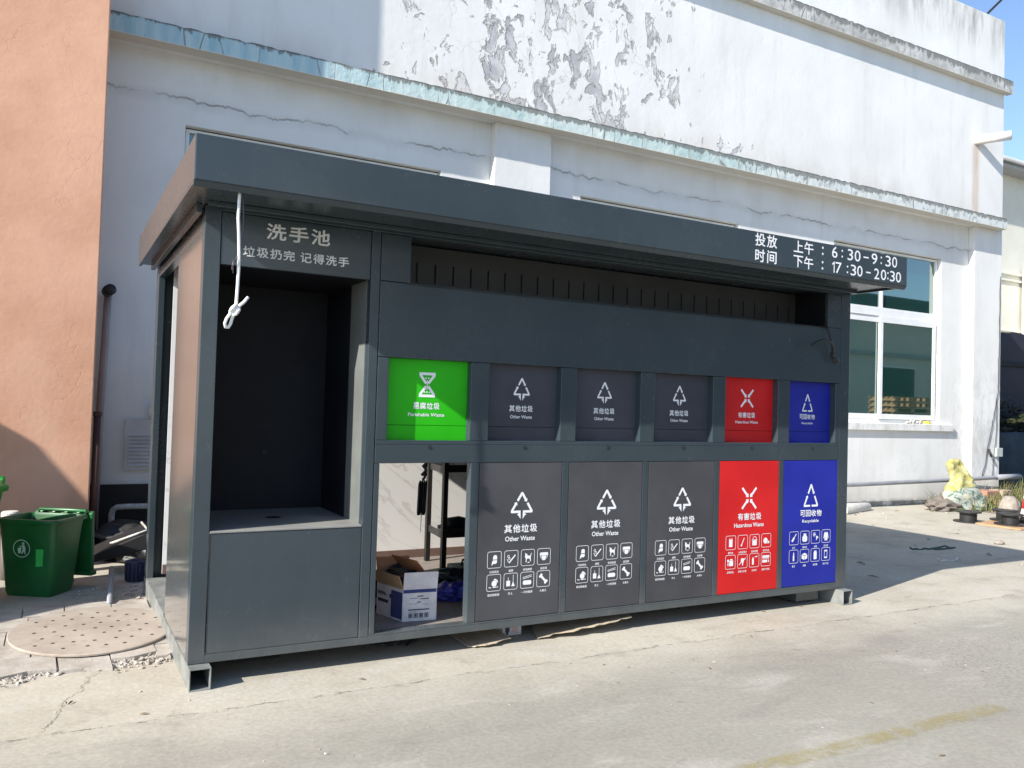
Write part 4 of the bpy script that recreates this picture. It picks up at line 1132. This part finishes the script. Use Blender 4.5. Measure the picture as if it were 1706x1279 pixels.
for zs in (.43, .955, 1.50):
    s_ = MB(); s_.hexa([(2.145, 1.505, zs), (2.995, 1.505, zs), (2.995, 1.985, zs), (2.20, 1.985, zs)], [(2.145, 1.505, zs + .004), (2.995, 1.505, zs + .004), (2.995, 1.985, zs + .004), (2.20, 1.985, zs + .004)])
    s_.box(2.142, 2.996, 1.503, 1.511, zs + .004, zs + (.075 if zs < .9 else .06))
    so = s_.build('shelf', M_BLACKMETAL, rk, .001)
    MB().hexa([(2.115, 1.541, zs - .01), (2.125, 1.541, zs - .01), (2.180, 1.949, zs - .01), (2.170, 1.949, zs - .01)],
              [(2.115, 1.541, zs + .045), (2.125, 1.541, zs + .045), (2.180, 1.949, zs + .045), (2.170, 1.949, zs + .045)]).build('side_bar', M_BLACKMETAL, rk)
dr = thing('power_drill', 'black and grey power drill lying on the lower shelf of the tool rack', 'drill', (2.25, 1.62, .437))
MB().tube([(2.16, 1.60, .515), (2.20, 1.60, .53), (2.30, 1.62, .535), (2.36, 1.64, .53)], [.03, .05, .052, .04], 14).build('body', M_BLACK, dr, 0, True)
MB().tube([(2.31, 1.62, .50), (2.36, 1.66, .46), (2.40, 1.68, .45)], [.03, .027, .03], 12).build('grip', M_BLACK, dr, 0, True)
MB().tube([(2.10, 1.595, .510), (2.16, 1.60, .515)], [.014, .022], 12).build('chuck', M_GALV, dr, 0, True)
ht = thing('hanging_tools', 'cluster of black handled tools hanging left of the tool rack', 'tools', (1.91, 1.46, .6))
MB().tube(wavy([(1.925, 1.46, 1.14), (1.92, 1.46, 1.02), (1.915, 1.46, .95), (1.905, 1.46, .90)], 5, .006), .012, 8).build('cord', M_BLACK, ht, 0, True)
for k in range(4):
    x = 1.872 + .018 * k
    MB().tube([(x + .006, 1.46, .90), (x, 1.46, .87), (x - .006, 1.455 + .012 * (k % 2), .66), (x - .007, 1.456 + .012 * (k % 2), .63)], [.006, .011, .012, .009], 9).build('handle', M_BLACK, ht, 0, True)
MB().tube([(1.895, 1.46, .63), (1.892, 1.46, .50)], [.0035, .002], 8).build('blade', M_GALV, ht, 0, True)
MB().tube([(1.885, 1.46, .94), (1.92, 1.45, .98), (1.90, 1.47, 1.01), (1.94, 1.46, 1.05)], .012, 8).build('clamp', M_BLACK, ht, 0, True)
# heap behind the carton
M_TEALTOOL = painted('dark_teal_plastic', (.012, .060, .055), .45)
gt = thing('teal_grinder', 'dark teal power tool lying among the clutter behind the carton', 'tool', (1.98, 1.0, FZ))
MB().tube([(1.78, .98, .235), (1.86, 1.0, .25), (1.98, 1.02, .245), (2.10, 1.05, .235)], [.03, .05, .055, .03], 14).build('body', M_TEALTOOL, gt, 0, True)
MB().tube([(1.98, 1.0, .245), (2.02, .94, .21), (2.03, .90, .18)], [.03, .025, .02], 12).build('handle', M_BLACK, gt, 0, True)
MB().lathe([(0, 0), (.05, 0), (.05, .015), (0, .015)], (1.78, .96, .20), 20).build('disc', M_GALV, gt)
gt = thing('teal_toolbox', 'dark teal tool case at the right edge of the doorless bay', 'tool case', (2.20, 1.15, FZ))
box('case', M_TEALTOOL, gt, 2.06, 2.36, 1.08, 1.32, FZ, .27, .012)
MB().tube([(2.13, 1.2, .272), (2.14, 1.2, .31), (2.28, 1.2, .31), (2.29, 1.2, .272)], .010, 8).build('handle', M_BLACK, gt, 0, True)
blob('blue_bag', painted('blue_film', (.05, .05, .32), .3, .5, scale=20), (1.80, .66, FZ + .035), (.16, .12, .06), 3, 'crumpled blue plastic bag on the kiosk floor right of the carton', 'bag', amp=.5, fr=3)
blob('dark_bag', painted('black_film', (.015, .015, .022), .35), (1.92, .85, FZ + .05), (.20, .12, .09), 5, 'crumpled black bag between the blue bag and the teal tool', 'bag', amp=.4, fr=3)
lb = thing('paint_can', 'dark can with a pale label at the left edge of the doorless bay', 'can', (1.15, .55, FZ))
MB().lathe([(0, 0), (.06, 0), (.06, .17), (.05, .18), (0, .18)], (1.185, .62, FZ), 20).build('can', M_BLACK, lb, 0, True)
MB().lathe([(.0605, .02), (.0615, .02), (.0615, .07), (.0605, .07)], (1.185, .62, FZ), 20).build('label', M_CARDW, lb)
bh = MB(); bh.tube([(1.20, .66, FZ + .02), (1.20, .66, .36), (1.17, .64, .40), (1.24, .66, .44)], .010, 8)
tag(bh.build('pipe_wrench', painted('red_brown_tool', (.14, .05, .03), .6), None, 0, True), 'reddish brown tool handle sticking up behind the carton', 'tool')

# ================================================================ left side: bins and clutter
def make_bin(name, label, loc, ang, mat, sc=1.0, lid=True):
    b = thing(name, label, 'wheelie bin', loc, ang, 'green wheelie bins')
    b.scale = (sc, sc, sc)
    H = .57; hx, hy, bx, by = .235, .195, .185, .140
    def ring(x, y, z, oy=0): return [(-x, -y + oy, z), (x, -y + oy, z), (x, y + oy, z), (-x, y + oy, z)]
    def rr(x, y, z, r, oy=0, n=5):
        P = []
        for k, (sx, sy) in enumerate(((1, 1), (-1, 1), (-1, -1), (1, -1))):
            for j in range(n):
                a = math.radians(90 * k + 90 * j / (n - 1)); P.append((sx * (x - r) + r * math.cos(a), sy * (y - r) + r * math.sin(a) + oy, z))
        return P
    m = MB()
    levels = [rr(bx * .94, by * .94, 0, .03), rr(bx, by, .03, .035), rr(hx * .93, hy * .93, H * .86, .04), rr(hx * .945, hy * .945, H * .9, .04), rr(hx * .96, hy * .96, H - .03, .04), rr(hx + .008, hy + .008, H - .03, .045), rr(hx + .012, hy + .012, H - .012, .045), rr(hx + .006, hy + .006, H, .045), rr(hx - .018, hy - .018, H, .035), rr(hx - .024, hy - .024, H - .02, .035), rr(bx - .01, by - .01, .04, .03)]
    V = [[m.bm.verts.new(p) for p in L] for L in levels]
    for A, B in zip(V, V[1:]):
        for k in range(len(A)): m.bm.faces.new([A[k], A[(k + 1) % len(A)], B[(k + 1) % len(A)], B[k]])
    m.bm.faces.new(V[0][::-1]); m.bm.faces.new(V[-1])
    o = m.build('body', mat, b, 0, False, False)
    for f in o.data.polygons: f.use_smooth = True
    e = o.modifiers.new('edges', 'EDGE_SPLIT'); e.split_angle = math.radians(35)
    h = MB(); h.tube([(-.19, hy + .035, H - .03), (-.19, hy + .05, H + .02), (.19, hy + .05, H + .02), (.19, hy + .035, H - .03)], .013, 10)
    h.build('hinge_bar', mat, b, 0, True, False)
    for sx in (-.15, -.05, .05, .15):
        MB().box(sx - .012, sx + .012, hy + .005, hy + .055, H - .05, H + .012).build('hinge_lug', mat, b, .003, False, False)
    for sx in (-.11, .11):
        w = thing_part('wheel', b)
        MB().tube([(sx - .025, by + .015, .06), (sx + .025, by + .015, .06)], .06, 20).build('tyre', M_BLACK, w, .006, False, False)
        MB().tube([(sx - .028, by + .015, .06), (sx + .028, by + .015, .06)], .04, 16).build('hub', M_BLACK, w, .003, False, False)
    MB().tube([(-.13, by + .015, .06), (.13, by + .015, .06)], .012, 8).build('axle', M_BLACK, b, 0, True, False)
    if lid:   # swung open, hanging behind
        l = MB(); l.hexa([(-.24, hy + .08, .10), (.24, hy + .08, .10), (.24, hy + .11, .10), (-.24, hy + .11, .10)], [(-.24, hy + .055, H + .0), (.24, hy + .055, H + .0), (.24, hy + .085, H + .015), (-.24, hy + .085, H + .015)])
        l.box(-.255, .255, hy + .05, hy + .12, .085, .12)
        l.build('lid', mat, b, .008, False, False)
    # print on the front (local -y face leans outward)
    def fp(u, v, w):
        yy = -(by + (hy * .93 - by) * (v - .03) / (H * .86 - .03)) - .0025 - w
        return (u, yy, v)
    D = Decal(); D.ring(-.035, .355, .066, .006, 36)
    D.circle(-.022, .392, .010, 12).poly([(-.030, .378), (-.012, .380), (-.004, .355), (-.008, .330), (-.002, .315), (-.010, .315), (-.018, .335), (-.030, .316), (-.038, .318), (-.026, .345)])
    D.poly([(-.066, .358), (-.036, .364), (-.040, .320), (-.062, .320)]); D.line((-.030, .374), (-.052, .370), .006)
    D.build('emblem', M_EMBLEM, b, fp) if False else None
    mb = MB(); k = 0
    for vs, fs in D.items:
        k += 1
        Vv = [mb.bm.verts.new(fp(u, v, k * 1e-5)) for u, v in vs]
        for f in fs: mb.bm.faces.new([Vv[i] for i in f])
    mb.build('emblem', M_EMBLEM, b, 0, False, False)
    mb = MB(); mb.quadfaces([fp(.075, .355, 0), fp(.135, .355, 0), fp(.125, .23, 0), fp(.072, .225, 0)], [(0, 1, 2, 3)]); mb.build('sticker', M_STICKER, b, 0, False, False)
    return b
def thing_part(name, parent):
    o = bpy.data.objects.new(name, None); COL.objects.link(o); o.parent = parent; return o
make_bin('wheelie_bin', 'dark green open wheelie bin with round litter emblem in front of the orange wall', (-.695, 2.606, 0), math.radians(-34), M_BINGREEN)
make_bin('wheelie_bin', 'bright green wheelie bin cut off by the left edge of the picture', (-1.335, 2.30, 0), math.radians(-20), M_BINLIME, 1.46, False)
bk = thing('paint_bucket', 'small round bucket with a white lid between the two green bins', 'bucket', (-.93, 3.2, 0))
MB().lathe([(0, 0), (.055, 0), (.06, .50), (.05, .50)], (-.925, 3.2, 0), 20).build('body', painted('dull_tin', (.20, .18, .16), .5), bk, 0, True)
MB().lathe([(0, 0), (.066, 0), (.066, .03), (.055, .042), (0, .044)], (-.925, 3.2, .50), 20).build('lid', M_SHEET, bk)
# manhole plate
mh = thing('manhole_cover', 'large round rusty pale steel manhole plate with small holes beside the bin', 'manhole cover', (-.385, 1.235, .02))
def plate():
    g = Mat('dusty_steel_plate', (.40, .33, .27), .8)
    p = g.pos(); a = g.noise(p, 3.5, 6, .65)
    c = g.mix(g.step(a, .3, .7), (.315, .265, .218), (.405, .355, .302))
    c = g.mix(g.math('MULTIPLY', g.step(g.noise(p, 9, 6, .7), .54, .68), .38), c, (.235, .165, .12))
    g.set('Base Color', c); g.bump(g.noise(p, 30, 4), .25, .005)
    return g.m
M_PLATE = plate()
MB().lathe([(0, 0), (.46, 0), (.462, .010), (.457, .014), (0, .014)], (-.385, 1.235, .026), 64, 1.0, 1.22).build('plate', M_PLATE, mh)
hr = random.Random(12)
hole0 = None
for gx in range(-3, 4):
    for gy in range(-3, 4):
        u, v = gx * .105 + (.05 if gy % 2 else 0) + hr.uniform(-.012, .012), gy * .135 + hr.uniform(-.015, .015)
        if (u / .40) ** 2 + (v / .48) ** 2 < 1:
            if hole0 is None:
                hole0 = MB().lathe([(0, 0), (.011, 0), (.011, .0008), (0, .0008)], (0, 0, 0), 12).build('hole', M_GAP, mh, 0, False, False); o = hole0
            else:
                o = hole0.copy(); COL.objects.link(o)
            o.location = (u, v, .0404 - .02)
st = MB(); st.tube([(-.255, 1.95, .022), (-.235, 2.25, .07), (-.205, 2.7, .13)], .020, 12)
tag(st.build('pipe_stub', M_PVC, None, 0, True), 'short grey pipe lying behind the manhole plate', 'pipe')
pk = thing('black_trough', 'long black plastic trough leaning on its edge behind the dark green bin', 'trough', (-.1, 3.2, 0))
MB().hexa([(-.34, 3.10, .10), (.10, 3.0, .215), (.09, 3.35, .24), (-.34, 3.4, .12)], [(-.33, 3.09, .17), (.085, 2.99, .365), (.06, 3.33, .385), (-.34, 3.38, .19)]).build('body', M_BLACK, pk, .01)
MB().tube([(-.20, 3.085, .262), (.075, 2.985, .375), (.055, 3.32, .395)], .011, 8).build('rim', M_PVCW, pk, 0, True)
cr = thing('blue_tub', 'small dark blue ribbed tub standing beside the kiosk door', 'tub', (-.02, 2.78, 0))
MB().lathe([(0, 0), (.075, 0), (.085, .16), (.078, .165), (.07, .15), (0, .15)], (-.02, 2.80, 0), 12).build('body', painted('navy_plastic', (.02, .024, .06), .5), cr, .003)
for k in range(12):
    a = 2 * math.pi * (k + .5) / 12
    MB().tube([(-.02 + .077 * math.cos(a), 2.80 + .077 * math.sin(a), .01), (-.02 + .084 * math.cos(a), 2.80 + .084 * math.sin(a), .15)], .006, 6).build('rib', cr.children[0].data.materials[0], cr, 0, True)
blob('rag_heap', M_BLACK, (.10, 3.9, .12), (.42, .4, .20), 9, 'heap of dark rubbish in the shaded gap by the white wall', 'rubbish', amp=.4, fr=2.5)

# ================================================================ right side
def sack_mesh():
    from mathutils import noise
    P = [(-.44, .0), (-.36, .02), (.36, .0), (.50, .02), (.40, .22), (.22, .46), (.10, .60), (.02, .72), (-.05, .86), (-.17, .835), (-.30, .79), (-.27, .66), (-.23, .52), (-.30, .38), (-.36, .22)]
    mb = MB(); n = 22
    # rows by height, left and right edge
    import bisect
    Lp = [(0, -.40), (.10, -.37), (.25, -.34), (.38, -.30), (.50, -.23), (.58, -.24), (.68, -.28), (.78, -.31), (.83, -.22)]
    Rp = [(0, .47), (.10, .44), (.25, .36), (.38, .27), (.50, .18), (.58, .12), (.68, .05), (.78, -.01), (.86, -.06)]
    def ev(T, z):
        for a, b in zip(T, T[1:]):
            if z <= b[0]: return a[1] + (b[1] - a[1]) * (z - a[0]) / (b[0] - a[0])
        return T[-1][1]
    rows_ = []; m = 36
    for i in range(30):
        z = .845 * i / 29
        l, r = ev(Lp, z), ev(Rp, z)
        th = .17 * (1 - (z / .9) ** 1.6) + .012
        if i == 0: th *= .75
        ring = []
        for k in range(m):
            a = 2 * math.pi * k / m
            u = (l + r) / 2 + (r - l) / 2 * (abs(math.cos(a)) ** .8) * (1 if math.cos(a) >= 0 else -1)
            w = th * (abs(math.sin(a)) ** .9) * (1 if math.sin(a) >= 0 else -1)
            q = Vector((u, w, z))
            d = noise.fractal(q * 5.5 + Vector((3, 1, 2)), .8, 2.0, 4) * .05 + noise.ridged_multi_fractal(Vector((u * 3, w, z * 9)), .9, 2.1, 3, 1.0, 2.0) * .022 * (1 if z > .25 else .4)
            ring.append(mb.bm.verts.new((u, w + d, max(z + .02 * noise.noise(q * 4), 0.002))))
        rows_.append(ring)
    for A, B in zip(rows_, rows_[1:]):
        for k in range(m): mb.bm.faces.new([A[k], A[(k + 1) % m], B[(k + 1) % m], B[k]])
    mb.bm.faces.new(rows_[0][::-1]); mb.bm.faces.new(rows_[-1])
    return mb
sk = thing('woven_sack', 'slumped yellow and green printed woven sack leaning at the corner of the white wall', 'sack', (12.65, 3.85, 0), math.radians(-12))
sk.scale = (1.12, 1.0, 1.0)
so = sack_mesh().build('sack', M_SACK, sk, 0, True, False)
D = MB(); D.box(-.36, .45, -.155, -.12, .012, .055); D.build('bottom_hem', painted('olive_hem', (.12, .14, .03), .8), sk, .01, False, False)
blob('rag', M_RAG, (12.30, 3.95, .075), (.36, .20, .13), 2, 'grey brown rag heap left of the yellow sack', 'rag', amp=.45, fr=3.0)
rs_ = MB()
rs_.tube([(10.0, 4.12, .06), (10.9, 4.36, .05)], [.10, .075], 16); 
tag(rs_.build('rolled_sheet', M_SHEET, None, .01, True), 'rolled dusty white sheet on the ground behind the right end of the kiosk', 'sheet')
def reel(loc, label, rx=0):
    r = thing('cable_reel', label, 'reel', loc, rx, 'empty black cable reels')
    MB().lathe([(.05, 0), (.20, 0), (.20, .018), (.115, .020), (.05, .020), (.05, 0)], (0, 0, 0), 32).build('flange', M_BLACK, r, 0, False, False)
    MB().lathe([(.05, .14), (.115, .14), (.175, .142), (.175, .16), (.05, .16), (.05, .14)], (0, 0, 0), 32).build('flange', M_BLACK, r, 0, False, False)
    MB().lathe([(.095, .020), (.115, .020), (.115, .14), (.095, .14), (.095, .020)], (0, 0, 0), 32).build('drum', M_BLACK, r, 0, False, False)
    return r
r0 = reel((11.20, 2.86, 0.002), 'empty black cable reel apart from the others, leftmost on the concrete')
def place_reel(loc, label):
    c = copy_tree(r0); c.location = loc; c['label'] = label; return c
place_reel((11.78, 2.66, .026), 'empty black cable reel behind another, touching the plywood board')
place_reel((11.35, 2.34, .026), 'empty black cable reel nearest the viewer on the plywood board')
pb = MB(); pb.hexa([(11.05, 2.66, .003), (11.05, 2.02, .003), (12.6, 1.95, .003), (12.4, 2.9, .003)], [(11.05, 2.66, .024), (11.05, 2.02, .024), (12.6, 1.95, .024), (12.4, 2.9, .024)])
tag(pb.build('plywood_board', M_WOOD, None, .002), 'orange brown plywood board on the ground under two black reels', 'board')
# traffic bollard
bo = thing('traffic_bollard', 'red and white striped traffic bollard cut off by the right edge', 'bollard', (11.845, 2.29, .026))
segs = [(0, .10, M_BLACK), (.10, .21, M_WHITE), (.21, .35, M_RED), (.35, .47, M_WHITE), (.47, .56, M_RED), (.56, .62, M_BLACK)]
tp = lambda z: .17 - .13 * z
for a, b_, m in segs:
    MB().lathe([(0, a), (tp(a) + (.0 if a else .05), a), (tp(a), a + .02), (tp(b_), b_), (0, b_)], (11.845, 2.29, .026), 28).build('stripe', m, bo, 0, True)
stn = blob('stone', M_STONE, (12.05, 2.75, .17), (.16, .14, .21), 4, 'tall rounded grey stone left of the striped bollard', 'stone', amp=.12, fr=1.5)
for i, (c_, r_s, lb_) in enumerate([((13.2, 3.45, .05), (.11, .08, .07), 'pale jagged stone in the weeds right of the yellow sack'), ((12.55, 3.1, .05), (.10, .08, .05), 'small pale stone beside the rear black reel'), ((12.9, 3.0, .04), (.14, .09, .04), 'flat pale stone between the reels and the weeds')]):
    blob('stone', M_STONE, c_, r_s, 11 + i, lb_, 'stone', amp=.35, fr=1.8)
# brick rubble at the corner of the wall
for i, (x, y, z, s_, lb_) in enumerate([(13.9, 4.25, .13, .30, 'broken reddish brick block under the end of the grey pipe'), (14.5, 4.3, .16, .26, 'pale broken brick block beside the wall corner'), (13.5, 2.9, .30, .28, 'brown broken block at the right edge behind the bollard')]):
    mb = MB(); q = random.Random(20 + i)
    for k in range(3):
        w, d, h = s_ * q.uniform(.5, .8), s_ * q.uniform(.4, .6), s_ * q.uniform(.3, .45)
        mb.box(x - w + .2 * k * s_, x + w * .6 + .2 * k * s_, y - d + .03 * k, y + d + .03 * k, z - .13 + k * h * .62, z - .13 + h + k * h * .62)
    tag(mb.build('brick_block', cardboard('brick_%s' % 'abc'[i], [(.36, .20, .14), (.46, .36, .27), (.34, .24, .17)][i]), None, .012), lb_, 'brick')
# fallen leaves and twigs strewn over the concrete
lv = MB(); lr_ = random.Random(77)
for k in range(70):
    x, y = (lr_.uniform(-.7, 5.5), lr_.uniform(-2.4, .1)) if k < 34 else (lr_.uniform(6, 13), lr_.uniform(.3, 4.4))
    a_ = lr_.uniform(0, 6.28); L_ = lr_.uniform(.008, .028) * (1 if k < 34 else 2.2); d_ = Vector((math.cos(a_), math.sin(a_), 0)); n_ = Vector((-d_.y, d_.x, 0)) * L_ * lr_.uniform(.12, .4)
    c0 = Vector((x, y, .003)); u_ = Vector((0, 0, L_ * lr_.uniform(.1, .4)))
    V_ = [lv.bm.verts.new(q_) for q_ in (c0 - d_ * L_, c0 + n_ + u_, c0 + d_ * L_ + u_ * .4, c0 - n_ + u_ * .6)]
    lv.bm.faces.new(V_)
tag(lv.build('leaf_litter', leafmat('dead_leaf', (.16, .10, .05), (.26, .19, .10))), kind='stuff')
# weeds
wd = MB(); wr_ = random.Random(8)
for k in range(3600):
    x = wr_.uniform(12.6, 20); y = wr_.uniform(2.9, 5.6) if x > 14.9 else wr_.uniform(3.15, 4.5)
    if x < 13.3 and y < 3.5: continue
    h = wr_.uniform(.10, .34) * (1.3 if x > 14 else .9); a = wr_.uniform(0, 6.28); ln = wr_.uniform(.05, .22); w = wr_.uniform(.005, .012)
    dx, dy = math.cos(a), math.sin(a)
    p0 = Vector((x, y, 0)); p1 = Vector((x + dx * ln * .4, y + dy * ln * .4, h * .65)); p2 = Vector((x + dx * ln, y + dy * ln, h))
    n_ = Vector((-dy, dx, 0)) * w
    v = [wd.bm.verts.new(q) for q in (p0 - n_, p0 + n_, p1 + n_ * .8, p1 - n_ * .8, p2)]
    wd.bm.faces.new(v[:4]); wd.bm.faces.new([v[3], v[2], v[4]])
tag(wd.build('weeds', M_DRYGRASS), kind='stuff')
so_ = MB(); so_.quadfaces([(12.7, 3.1, .004), (24, 2.4, .004), (26, 9.0, .004), (14.9, 9.0, .004), (14.9, 4.5, .004), (12.9, 4.5, .004)], [(0, 1, 2, 3, 4, 5)])
structure('soil', so_, cardboard('dry_soil', (.26, .21, .15)))
# debris on the shaded concrete
gb = MB(); gb.tube(wavy([(7.95, 1.52, .012), (8.2, 1.45, .015), (8.62, 1.40, .008)], 5, .01), .010, 6); gb.box(8.25, 8.55, 1.38, 1.42, .002, .012)
tag(gb.build('green_strip', painted('dull_green_strip', (.035, .075, .055), .7), None, 0), 'dull green plastic strip lying in the shadow right of the kiosk', 'strip')
pb = MB(); pb.tube(wavy([(7.55, .92, .01), (7.8, .86, .012), (7.95, .93, .01)], 4, .012), .010, 6)
tag(pb.build('paper_scrap', M_SHEET, None), 'pale scrap lying in the shadow nearer than the green strip', 'scrap')
blob('stone', M_STONE, (9.5, 1.4, .02), (.06, .05, .03), 31, 'small lone pebble at the far edge of the kiosk shadow', 'stone', amp=.2)

# ================================================================ background right
CB = thing('cream_building', 'cream building with a grey overhanging eave beyond the white building', 'building', (40, 14, 0))
cw = MB(); cw.box(24, 64, 14, 24, 0, 11.0); cw.build('wall', M_CREAMWALL, CB)
ce = MB(); ce.box(23.5, 64.5, 13.3, 24.6, 11.0, 11.28); ce.build('eave', M_ROOFGREY, CB, .02)
MB().tube([(23.5, 13.2, 11.2), (64.5, 13.2, 11.2)], .09, 10).build('gutter', M_ROOFGREY, CB, 0, True)
for z in (7.15, 6.9, 4.95): box('moulding', M_CREAMWALL, CB, 24, 64, 13.93, 13.998, z, z + .08, .01)
cx_ = MB(); cx_.box(32.1, 34.2, 12.2, 13.9, 0, 7.4); cx_.build('porch', M_CREAMWALL, CB, .02)
NS = thing('navy_shed', 'low dark navy sheet-clad shed in the shade beyond the white wall corner', 'shed', (24, 10, 0))
nm = MB(); q = random.Random(3); n = 40; V = []
for i in range(n + 1):
    x = 20 + 10 * i / n; V.append((x, 3.97 + .035 * math.sin(i * 1.1) + q.uniform(-.03, .06)))
nm.prism([(20, 0)] + [(30, 0)] + V[::-1], lambda u, v, w: (u, w, v), 9.0, 11.0)
nm.build('cladding', M_NAVY, NS)
box('band', M_GAP, NS, 20, 30, 8.95, 8.998, 3.05, 3.17, .01)
def leaf_cloud(mb, c, r, n, s, rr):
    for k in range(n):
        v = Vector((rr.gauss(0, 1), rr.gauss(0, 1), rr.gauss(0, 1))).normalized() * (rr.random() ** .4)
        p = Vector((c[0] + v.x * r[0], c[1] + v.y * r[1], c[2] + v.z * r[2]))
        if p.z < .02: continue
        a, b_ = frame(Vector((rr.gauss(0, 1), rr.gauss(0, 1), rr.gauss(0, 1))))
        q = s * rr.uniform(.6, 1.3)
        mb.bm.faces.new([mb.bm.verts.new(p + a * q), mb.bm.verts.new(p + b_ * q * .5), mb.bm.verts.new(p - a * q), mb.bm.verts.new(p - b_ * q * .5)])
bu = thing('bush', 'dark shaded shrub in front of the navy shed', 'shrub', (22.5, 8.2, 0))
lm2 = MB(); q = random.Random(2)
for k in range(9): leaf_cloud(lm2, (20.6 + .55 * k, 8.2 + q.uniform(-.2, .3), 1.2 + q.uniform(-.2, .35)), (.6, .5, .75), 330, .075, q)
lm2.build('crown', M_DARKLEAF, bu)
ym = MB()
for k in range(7): leaf_cloud(ym, (21.0 + .5 * k, 7.7, 1.56 + q.uniform(-.05, .08)), (.38, .2, .07), 60, .055, q)
ym.build('pale_leaves', M_YELLOWLEAF, bu)
for k in range(5): MB().tube([(20.9 + .9 * k, 8.2, 0), (21 + .9 * k, 8.25, .6), (20.8 + .95 * k, 8.2, 1.3)], [.05, .04, .015], 7).build('stem', M_DARKLEAF, bu, 0, True)
from mathutils import noise as _ns
tt = MB(); N = 40; V = []
for i in range(N + 1):
    row = []
    for j in range(13):
        x = 17.0 + 10 * i / N; z = 1.25 * j / 12; yy = 7.2 - .35 * (1 - z / 1.25) + .12 * _ns.fractal(Vector((x * .8, z * 1.3, 2)), .8, 2, 4)
        row.append(tt.bm.verts.new((x, yy, max(z - .1 * abs(_ns.noise(Vector((x * 1.3, 0, 0)))) * (j / 12), .003))))
    V.append(row)
for A, B in zip(V, V[1:]):
    for k in range(12): tt.bm.faces.new([A[k], A[k + 1], B[k + 1], B[k]])
to = tt.build('tarp', M_TEALTARP, None, 0, True); md = to.modifiers.new('thick', 'SOLIDIFY'); md.thickness = .01
tag(to, 'dark teal tarp draped low in front of the shrub', 'tarp')

# ================================================================ across the yard (seen in the window glass, or casting shade)
OP = thing('workshop_building', 'cream workshop with a dark eave across the yard, seen reflected in the window', 'building', (40, -18, 0))
ow = MB(); ow.box(5, 90, -30, -16, 0, 7.4); ow.build('wall', M_CREAMWALL, OP)
box('eave', M_NAVY, OP, 4.5, 90.5, -30.5, -15.0, 7.4, 8.1, .02)
box('string_course', M_ROOFGREY, OP, 5, 90, -15.998, -15.8, 4.9, 5.1, .01)
box('plinth', M_NAVY, OP, 5, 90, -15.998, -15.95, 0, 1.1, .01)
def pallet_stack(cx_, cy_, n, label, top):
    t = thing('pallet_stack', label, 'pallets', (cx_, cy_, 0), .3)
    for k in range(n):
        z = k * .15; m = MB()
        for j in range(5): m.box(-.6, .6, -.5 + j * .225, -.40 + j * .225, z + .105, z + .125)
        for j in (-.55, -.05, .45): m.box(j, j + .1, -.5, .5, z + .02, z + .105)
        for j in (-.5, -.05, .40): m.box(-.6, .6, j, j + .1, z, z + .018)
        m.build('pallet', M_WOOD, t, 0, False, False)
    if top: MB().tube([(0, -.15, n * .15 + .42), (0, .15, n * .15 + .42)], .42, 24).build('drum', M_BLACK, t, .02, False, False)
pallet_stack(19.6, -.6, 14, 'tall pallet stack across the yard', False)
pallet_stack(24.5, -5.0, 7, 'shorter pallet stack farther across the yard', False)
blob('hedge', M_DARKLEAF, (26, -8, .8), (2.2, 1.0, .8), 14, 'dark hedge across the yard', 'hedge', amp=.5, fr=3)
tb_ = thing('crate_pile', 'pile of grey crates across the yard', 'crates', (20, -3.5, 0))
for k in range(6): box('crate', [M_ROOFGREY, M_SHEET, M_NAVY][k % 3], tb_, 17.6 + k * .75, 18.25 + k * .75, -3.9, -3.2, 0, .6 + .25 * ((k * 7) % 3), .02)
for k in range(8):
    x = 12 + k * 9
    f_ = box('window', M_ALU, OP, x - .1, x + 3.1, -16.0, -15.93, 1.5, 4.4, .01)
    box('pane', M_DARK, f_, x, x + 3, -15.93, -15.91, 1.6, 4.3, 0)
    box('downpipe', M_BLACK, OP, x + 5, x + 5.15, -15.99, -15.85, 0, 7.4, .02)
SH = thing('shadow_caster', 'added hoarding with a sloping top left of the bins outside the picture', 'shadow_caster', (-5, .95, 0))  # unseen board added to shade the dark bin and the ground beside it
sm_ = MB(); sm_.prism([(-9, 0), (-3.1, 0), (-3.1, 1.22), (-3.65, 1.77), (-4.45, 2.58), (-5.3, 4.4), (-9, 4.4)], lambda u, v, w: (u, w, v), .9, 1.0)
sm_.build('sheet', M_CREAMWALL, SH)
for x in (-3.2, -4.4, -6, -8): box('post', M_GALV, SH, x - .04, x + .04, 1.002, 1.08, 0, 1.2 if x > -3.5 else 2.3, 0)
SH = thing('shadow_caster', 'taller added hoarding behind the first, outside the picture on the left', 'shadow_caster', (-5, 2.75, 0))  # added out of view, outlined so its shadow slants across the orange wall
sm_ = MB(); sm_.prism([(-9, 0), (-3.3, 0), (-3.3, 2.0), (-3.94, 2.80), (-4.42, 3.39), (-4.6, 3.5), (-9, 3.6)], lambda u, v, w: (u, w, v), 2.75, 2.8)
sm_.build('sheet', M_CREAMWALL, SH)
for x in (-3.4, -4.4, -6, -8): box('post', M_GALV, SH, x - .04, x + .04, 2.802, 2.88, 0, 2.0, 0)
